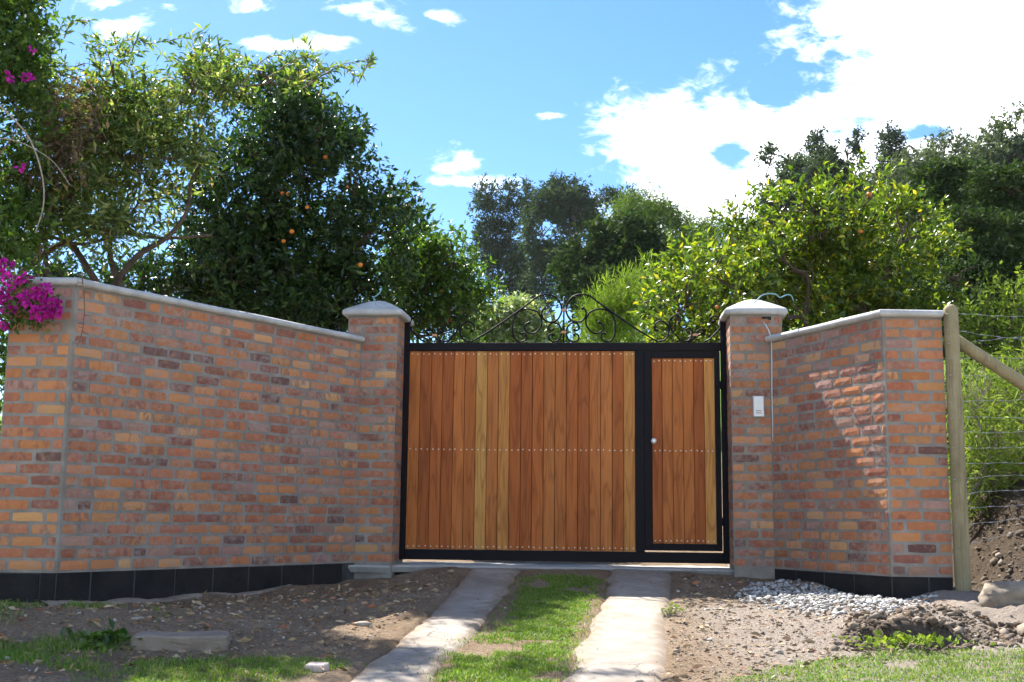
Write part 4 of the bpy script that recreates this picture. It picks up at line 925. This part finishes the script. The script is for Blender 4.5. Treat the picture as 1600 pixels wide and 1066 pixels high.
# right hill skyline
def cone_(px, top, bot, w_, Y):
    n = 7; return [(px+math.sin(i*1.7+px)*w_*.15, top+(bot-top)*(i+.5)/n, Y, w_*(.18+.82*(i+.5)/n), w_*(.2+.8*(i+.5)/n), (bot-top)/n*.62) for i in range(n)]
sk = [('conifer', 'pointed conifer at the left end of the right hill skyline', 1203, 240, 420, 26, 92, 'l_pine', 500), ('grey_tree', 'rounded grey tree beside the pointed conifer on the skyline', 1252, 250, 400, 34, 88, 'l_grey', 800), ('conifer', 'tallest thin conifer on the right hill skyline', 1279, 198, 380, 20, 96, 'l_pine', 420),
      ('conifer', 'sparse conifer above the citrus tree top', 1322, 232, 380, 16, 98, 'l_pine', 330), ('conifer', 'sparse twin conifer next to it on the skyline', 1342, 218, 380, 17, 98, 'l_pine', 360), ('conifer', 'open topped conifer in the middle of the right skyline', 1393, 196, 370, 28, 96, 'l_pine', 620), ('grey_tree', 'silvery tree in front of the open topped conifer', 1385, 248, 400, 45, 86, 'l_grey', 900),
      ('grey_tree', 'silver grey rounded tree high on the right hill', 1482, 212, 380, 55, 84, 'l_grey', 1200), ('grey_tree', 'tall grey green tree at the upper right corner', 1585, 178, 380, 60, 80, 'l_grey', 1600), ('conifer', 'dark tree top filling the gap at far right skyline', 1540, 235, 380, 40, 84, 'l_pine', 800), ('conifer', 'dark conifer low behind the citrus tree', 1228, 262, 420, 48, 80, 'l_pine', 1200), ('conifer', 'dark conifer low behind the citrus crown centre', 1310, 240, 420, 58, 82, 'l_pine', 1500), ('grey_tree', 'dense dark green tree filling the slope above the cypresses', 1530, 250, 420, 75, 72, 'l_pine', 1500), ('grey_tree', 'hazy olive tree between the skyline and the cypress', 1430, 240, 400, 62, 78, 'l_grey', 1500)]
for i, (nm, lab, px, top, bot, w_, Y, lf, n) in enumerate(sk):
    n = int(n*(1.7 if nm == 'conifer' else 1.1)); lobs = cone_(px, top-8, bot, w_*1.45, Y) if nm == 'conifer' else [(px, top+w_*.8, Y, w_*.8, w_, w_*.8), (px-w_*.4, top+w_*1.5, Y, w_*.8, w_, w_*.8), (px+w_*.5, top+w_*1.6, Y, w_*.8, w_, w_*.9), (px, (top+bot)/2+20, Y, w_, w_, (bot-top)*.3)]
    far(nm, lab, px, Y, lobs, lf, n, .34, .15, 80+i, gthr=.43, gfreq=.5, group='trees along the right hill skyline')
def layers(px, top, bot, w_, Y, seed):
    q = random.Random(seed); return [(px+q.uniform(-.5, .5)*w_, top+(bot-top)*q.random(), Y+q.uniform(-1.2, 1.2), w_*q.uniform(.35, .6), w_*.5, w_*q.uniform(.14, .22)) for _ in range(13)]
far('cypress_tree', 'dark cypress with layered boughs behind the citrus tree, right', 1480, 37, layers(1480, 275, 450, 85, 37, 1), 'l_cypress', 2600, .17, .07, 95, gfreq=.9, gthr=.38, group='dark cypresses')
far('cypress_tree', 'dark layered cypress cut by the right picture edge', 1590, 34, layers(1600, 280, 460, 90, 34, 2), 'l_cypress', 2600, .17, .07, 96, gfreq=.9, gthr=.38, group='dark cypresses')
far('cypress_tree', 'lower dark cypress mass between the citrus crown and the bright bush', 1545, 30, layers(1540, 350, 500, 95, 30, 3), 'l_cypress', 2600, .15, .06, 97, gfreq=1.0, gthr=.38, group='dark cypresses')

# ------------------------------------------------------------------ stones
ICO = None
def ico(sub):
    bm = bmesh.new(); bmesh.ops.create_icosphere(bm, subdivisions=sub, radius=1.0); V = np.array([v.co[:] for v in bm.verts]); F = np.array([[v.index for v in f.verts] for f in bm.faces]); bm.free(); return V, F
IV, IF = ico(1)
def stones(P, size, r, flat=.65, jit=.28):
    n = len(P); s = size[:, None, None]*(.7+.6*r.random((n, 1, 3))); s[:, :, 2] *= flat
    V = IV[None]*(1+jit*(r.random((n, len(IV), 1))-.5)*2)*s
    a = r.random(n)*6.28; ca, sa = np.cos(a)[:, None], np.sin(a)[:, None]; x = V[:, :, 0]*ca-V[:, :, 1]*sa; y = V[:, :, 0]*sa+V[:, :, 1]*ca
    tl = (r.random((n, 1))-.5)*.8; V = np.stack([x, y, V[:, :, 2]+x*tl], -1)+P[:, None, :]
    F = (IF[None]+np.arange(n)[:, None, None]*len(IV)).reshape(-1, 3); return V.reshape(-1, 3), F
def scatter(poly, n, r):
    p = np.array(poly); lo, hi = p.min(0), p.max(0); out = []; got = 0
    while got < n:
        q = lo+(hi-lo)*r.random((n*2, 2)); q = q[inpoly(q[:, 0], q[:, 1], poly)]; out.append(q); got += len(q)
    return np.concatenate(out)[:n]
gr_ = np.random.default_rng(70)
GP = [(2.15, 10.75), (2.36, 11.0), (2.5, 10.95), (3.02, 9.72), (3.40, 9.60), (3.2, 9.2), (2.9, 8.85), (2.4, 8.8), (2.0, 9.3), (1.85, 10.0)]
q = scatter(GP, 5200, gr_); cen = np.array([2.62, 9.75]); ax = np.array([.42, -.9]); dd = (q-cen); al = dd@ax; ac = dd@np.array([.9, .42])
heap = np.exp(-(al/.75)**2-(ac/.42)**2); keep = gr_.random(len(q)) < np.clip(heap*1.2+.12, 0, 1)*(.35+.9*fbm(np.stack([q[:, 0]*3, q[:, 1]*3, q[:, 0]*0], -1), 3)); q = q[keep]; hp = heap[keep]
P = np.stack([q[:, 0], q[:, 1], gz(q[:, 0], q[:, 1])+.002+hp*.03*gr_.random(len(q))], -1)
V, F = stones(P, .016*(.6+1.0*gr_.random(len(P))**1.5), gr_)
tag(link('gravel_heap', mesh_np('gravel_heap', V, F), MT['gravel']), 'heap of pale crushed gravel at the foot of the right wall', 'gravel', kind='stuff')
# loose stones on the bare earth
areas = [([(-4.2, 6.5), (-1.0, 6.8), (-.55, 10.5), (-.5, 11.4), (-1.4, 11.2), (-3.2, 8.6), (-4.2, 8.6)], 3000), ([(1.12, 8.5), (1.58, 11.3), (2.3, 11.0), (3.3, 9.2), (3.4, 8.0), (2.2, 7.3), (1.0, 6.3), (.80, 6.3), (.93, 7.0)], 3800), ([(-.1, 8.3), (.1, 11.3), (.9, 11.3), (.6, 9)], 300), ([(3.4, 7.9), (4.6, 7.9), (4.8, 10.5), (3.8, 10)], 700)]
q = np.concatenate([scatter(a, n, gr_) for a, n in areas]); P = np.stack([q[:, 0], q[:, 1], gz(q[:, 0], q[:, 1])+.002], -1)
V, F = stones(P, .0035+.016*gr_.random(len(P))**6, gr_, .6, .4)
tag(link('loose_stones', mesh_np('loose_stones', V, F), MT['pebble']), 'small loose stones scattered over the bare earth', 'stones', kind='stuff')
# clods round the hole and on the bank
q = np.concatenate([scatter([(2.05, 7.85), (2.3, 8.4), (2.5, 8.7), (3.0, 8.9), (3.6, 8.5), (3.6, 7.8), (2.9, 7.8)], 900, gr_), scatter([(3.75, 9.2), (5.0, 9.0), (5.2, 10.8), (3.9, 10.5)], 500, gr_), scatter([(2.2, 8.1), (2.45, 8.45), (2.65, 8.5), (2.4, 8.0)], 60, gr_)])
P = np.stack([q[:, 0], q[:, 1], gz(q[:, 0], q[:, 1])+.005], -1); V, F = stones(P, .008+.034*gr_.random(len(P))**4, gr_, .75, .5)
tag(link('earth_clods', mesh_np('earth_clods', V, F), MT['clod']), 'crumbled clods of dug earth round the hole at lower right', 'earth', kind='stuff')
# dry leaves and twigs on the earth
q = np.concatenate([scatter(areas[0][0], 2200, gr_), scatter(areas[1][0], 1100, gr_)]); P = np.stack([q[:, 0], q[:, 1], gz(q[:, 0], q[:, 1])+.008], -1)
D = gr_.normal(size=P.shape)*np.array([1, 1, .18]); L_ = .022+.075*gr_.random(len(P))**2.5; o = link('leaf_litter', leaf_mesh('leaf_litter', P, D, L_, L_*(.12+.4*gr_.random(len(P))), gr_), MT['litter']); tag(o, 'dry leaves and bits of straw on the shaded earth', 'litter', kind='stuff')
def rock(name, c, size, seed, mat, label, cat='stone', sub=3, rz=0.0, amp=.35, sink=.3, freq=1.3):
    V, F = ico(sub); n = fbm(V*freq+seed*5.1, 6, .62); V = V*(1+amp*(n-.5)*2)[:, None]
    V = V*np.array(size); o = link(name, mesh_np(name, V, F, sub > 3), MT[mat], None, (c[0], c[1], gz1(c[0], c[1])+size[2]*(1-sink*2)*.5), rz); tag(o, label, cat); return o
rock('boulder', (3.72, 8.88), (.27, .13, .12), 2, 'boulder', 'large pale boulder half buried at the lower right corner', 'boulder', 3, R(-28), .75, .42, 2.2)
rock('boulder', (3.78, 8.25), (.30, .20, .13), 6, 'boulder', 'lower pale boulder at the right picture edge', 'boulder', 3, R(-10), .75, .42, 2.2)
me = box_mesh('broken_brick', -.06, .06, -.035, .035, -.02, .028, .006); V_ = np.array([v.co[:] for v in me.vertices]); V_ += (fbm(V_*30+2, 3)-.5)[:, None]*.016
me.vertices.foreach_set('co', V_.astype(np.float32).ravel()); o = link('broken_brick', me, MT['pale_brick'], None, (-1.09, 6.97, gz1(-1.09, 6.97)+.012), R(-24)); o.rotation_euler[0] = R(12); tag(o, 'pale broken brick lump at the foot of the left wheel track', 'brick')
rock('stone', (-2.55, 8.35), (.05, .03, .018), 4, 'pebble', 'flat pale stone on the earth behind the concrete slab', 'stone', 2, .2, .3)
rock('stone', (-1.02, 8.5), (.07, .035, .022), 5, 'pebble', 'flat dark stone lying beside the left wheel track', 'stone', 2, -.2, .3)
rock('stone', (1.72, 7.75), (.03, .02, .018), 7, 'pebble', 'dark stone on the pale earth right of the cracked track', 'stone', 2, .5, .3)
rock('stone', (.72, 6.75), (.035, .025, .02), 8, 'pebble', 'grey stone at the near end of the cracked track', 'stone', 2, .5, .3)
# old concrete slab
me = box_mesh('concrete_slab', -.29, .29, -.17, .17, -.16, .0, .012); bm = bmesh.new(); bm.from_mesh(me); bmesh.ops.subdivide_edges(bm, edges=bm.edges[:], cuts=5, use_grid_fill=True)
for v in bm.verts:
    nq = fbm(np.array(v.co)*9+4, 4, .6)-.5; v.co += Vector((nq*.05, nq*.05, nq*.035))
    if v.co.x > .2: v.co.x += (fbm(np.array(v.co)*14, 3)-.5)*.08
bm.to_mesh(me); bm.free()
o = link('concrete_slab', me, MT['slab'], None, (-2.07, 7.72, gz1(-2.07, 7.72)+.072), R(9)); tag(o, 'old broken concrete slab lying in the earth at lower left', 'slab')
# concrete footing lip showing under the black plinth
V = []; F = []; t_ = (LS-LC)/np.linalg.norm(LS-LC); nrm = np.array([t_[1], -t_[0]]); ss = np.linspace(-.1, 2.4, 110)
for s in ss:
    wv = .05+.13*fbm(np.array([s*2.2, 4, 1]), 4, .6)
    for d, dz in ((-.03, .018), (wv*.35, .016), (wv*.7, .010), (wv, -.035)):
        p = LC+t_*s+nrm*d; zz = float(gz_smooth(np.array([p[0]]), np.array([p[1]]))[0]); V.append((p[0], p[1], zz+dz-.012*sstep(1.3, 2.3, s)+.03*(fbm(np.array([s*7, d*20, 3]), 4, .6)-.5)))
for i in range(len(ss)-1):
    for j in range(3): F.append((i*4+j, i*4+j+1, i*4+j+5, i*4+j+4))
o = link('wall_footing', mesh_np('wall_footing', np.array(V)-np.array([LC[0], LC[1], 0]), F, True), MT['slab'], lw)

# ------------------------------------------------------------------ grass
def blades(name, poly, n, h, r, label, thr=.42, freq=2.2, lean=1.1, wid=.0024):
    q = scatter(poly, n, r); q = q+r.normal(size=q.shape)*.06*(r.random((len(q), 1))**2)*2; d = fbm(np.stack([q[:, 0]*freq, q[:, 1]*freq, q[:, 0]*0+3], -1), 4, .55); pr = sstep(thr-.10, thr+.08, d); q = q[r.random(len(q)) < pr]; m = len(q); dens = pr[:m]
    z = gz(q[:, 0], q[:, 1]); P = np.stack([q[:, 0], q[:, 1], z-.004], -1); a = r.random(m)*6.28; H = h*(.4+.9*r.random(m))
    dx = np.stack([np.cos(a), np.sin(a), 0*a], -1); ln = (lean*r.random(m))[:, None]*H[:, None]; sd_ = np.stack([-np.sin(a), np.cos(a), 0*a], -1)
    b2 = r.random(m)*6.28; sd_ = np.stack([np.cos(b2), np.sin(b2), 0*a], -1)*wid*(.7+.6*r.random(m))[:, None]
    mid = P+dx*ln*.45+np.array([0, 0, .6])*H[:, None]; tip = P+dx*ln*1.5+np.array([0, 0, 1])*(H*(.98-.35*r.random(m)))[:, None]
    V = np.stack([P-sd_, P+sd_, mid+sd_*.75, mid-sd_*.75, tip], 1).reshape(-1, 3); k = np.arange(m)[:, None]*5
    F = np.concatenate([k+np.array([[0, 1, 2]]), k+np.array([[0, 2, 3]]), k+np.array([[3, 2, 4]])], 0)
    o = link(name, mesh_np(name, V, F), MT['grass']); tag(o, label, 'grass', kind='stuff'); return o
blades('grass', [(.14, 11.0), (.35, 11.2), (.80, 11.05), (.72, 10.2), (.55, 8.9), (.42, 8.3), (-.1, 8.35), (.05, 9.1), (.08, 10.0)], 24000, .030, gr_, 'upper patch of short grass between the wheel tracks near the gate', .40, 4.5)
blades('grass', [(-.26, 8.0), (.1, 8.5), (.46, 8.4), (.32, 7.3), (.18, 6.2), (-.42, 6.2), (-.38, 7.0)], 24000, .032, gr_, 'lower patch of grass between the wheel tracks at the picture bottom', .41, 4.5)
blades('grass', [(1.28, 6.9), (1.6, 7.2), (1.77, 7.38), (2.46, 7.75), (3.25, 7.72), (4.4, 7.9), (5.2, 7.8), (5.2, 5.8), (1.0, 5.8), (1.05, 6.6)], 55000, .028, gr_, 'sunny strip of short grass along the lower right edge', .40, 2.6)
blades('grass', [(-4.6, 8.3), (-3.3, 8.1), (-2.7, 7.85), (-2.38, 7.6), (-2.5, 7.2), (-2.1, 6.6), (-2.0, 5.9), (-4.6, 5.9)], 30000, .055, gr_, 'taller shaded grass in the lower left corner', .46)
blades('grass', [(-2.2, 7.2), (-1.5, 7.35), (-1.0, 7.25), (-.9, 6.9), (-1.0, 6.2), (-2.1, 6.2)], 12000, .034, gr_, 'thin shaded grass in front of the concrete slab', .44)
blades('grass', [(-4.0, 8.65), (-3.0, 8.7), (-2.6, 8.9), (-2.4, 8.5), (-3.2, 8.2), (-4.0, 8.3)], 4000, .045, gr_, 'sparse tufts under the black wall base at left', .56, 3.0)
def weed(px, py, n, rad, ll, label, seed, leaf='l_bamboo'):
    r = np.random.default_rng(seed); x, y = px, py; base = np.array([x, y, gz1(x, y)]); t = empty('weed', tuple(base)); tag(t, label, 'weed', 'low leafy weeds')
    P = r.normal(size=(n, 3))*np.array([rad, rad*.6, .02])+np.array([0, 0, .045]); L_ = ll*(.6+.7*r.random(n))
    o = link('leaves', leaf_mesh('leaves', P, r.normal(size=(n, 3))*np.array([1, 1, .5])+np.array([0, 0, .4]), L_, L_*.5, r), MT[leaf], t); o['kind'] = 'stuff'
    tb = Tubes()
    for p in P[:40]: tb.add([(p[0]*.6, p[1]*.6, -.01), p], [.003, .0015], 3, False)
    o = link('stems', tb.mesh('stems'), MT['bark_pale'], t); o['kind'] = 'stuff'
weed(2.62, 7.85, 170, .16, .05, 'bright leafy weeds at the near rim of the dug hole', 1)
weed(2.40, 7.80, 90, .12, .045, 'small weed clump left of the dug hole', 2)
weed(-2.52, 7.55, 120, .10, .08, 'dark green weed clump at the left end of the concrete slab', 3, 'l_boug')
weed(1.22, 9.15, 60, .05, .03, 'tiny green tuft at the right edge of the cracked track', 4)

# ------------------------------------------------------------------ slightly hazy air
hz = link('haze', box_mesh('haze', xs[0]-2, xs[-1]+2, ys[0]-2, ys[-1]+2, Z.min()-1, 46)); hz['kind'] = 'stuff'; hz['label'] = 'thin pale haze in the air over the hill'
hm = bpy.data.materials.new('haze'); hm.use_nodes = True; hm.node_tree.nodes.clear(); ht = NT(hm.node_tree)
hv = ht('VolumePrincipled', {'Color': (0.94, 0.97, 1.0, 1), 'Density': 0.0001, 'Anisotropy': 0.2}); ht('OutputMaterial', {'Volume': hv.outputs[0]})
hz.data.materials.append(hm)
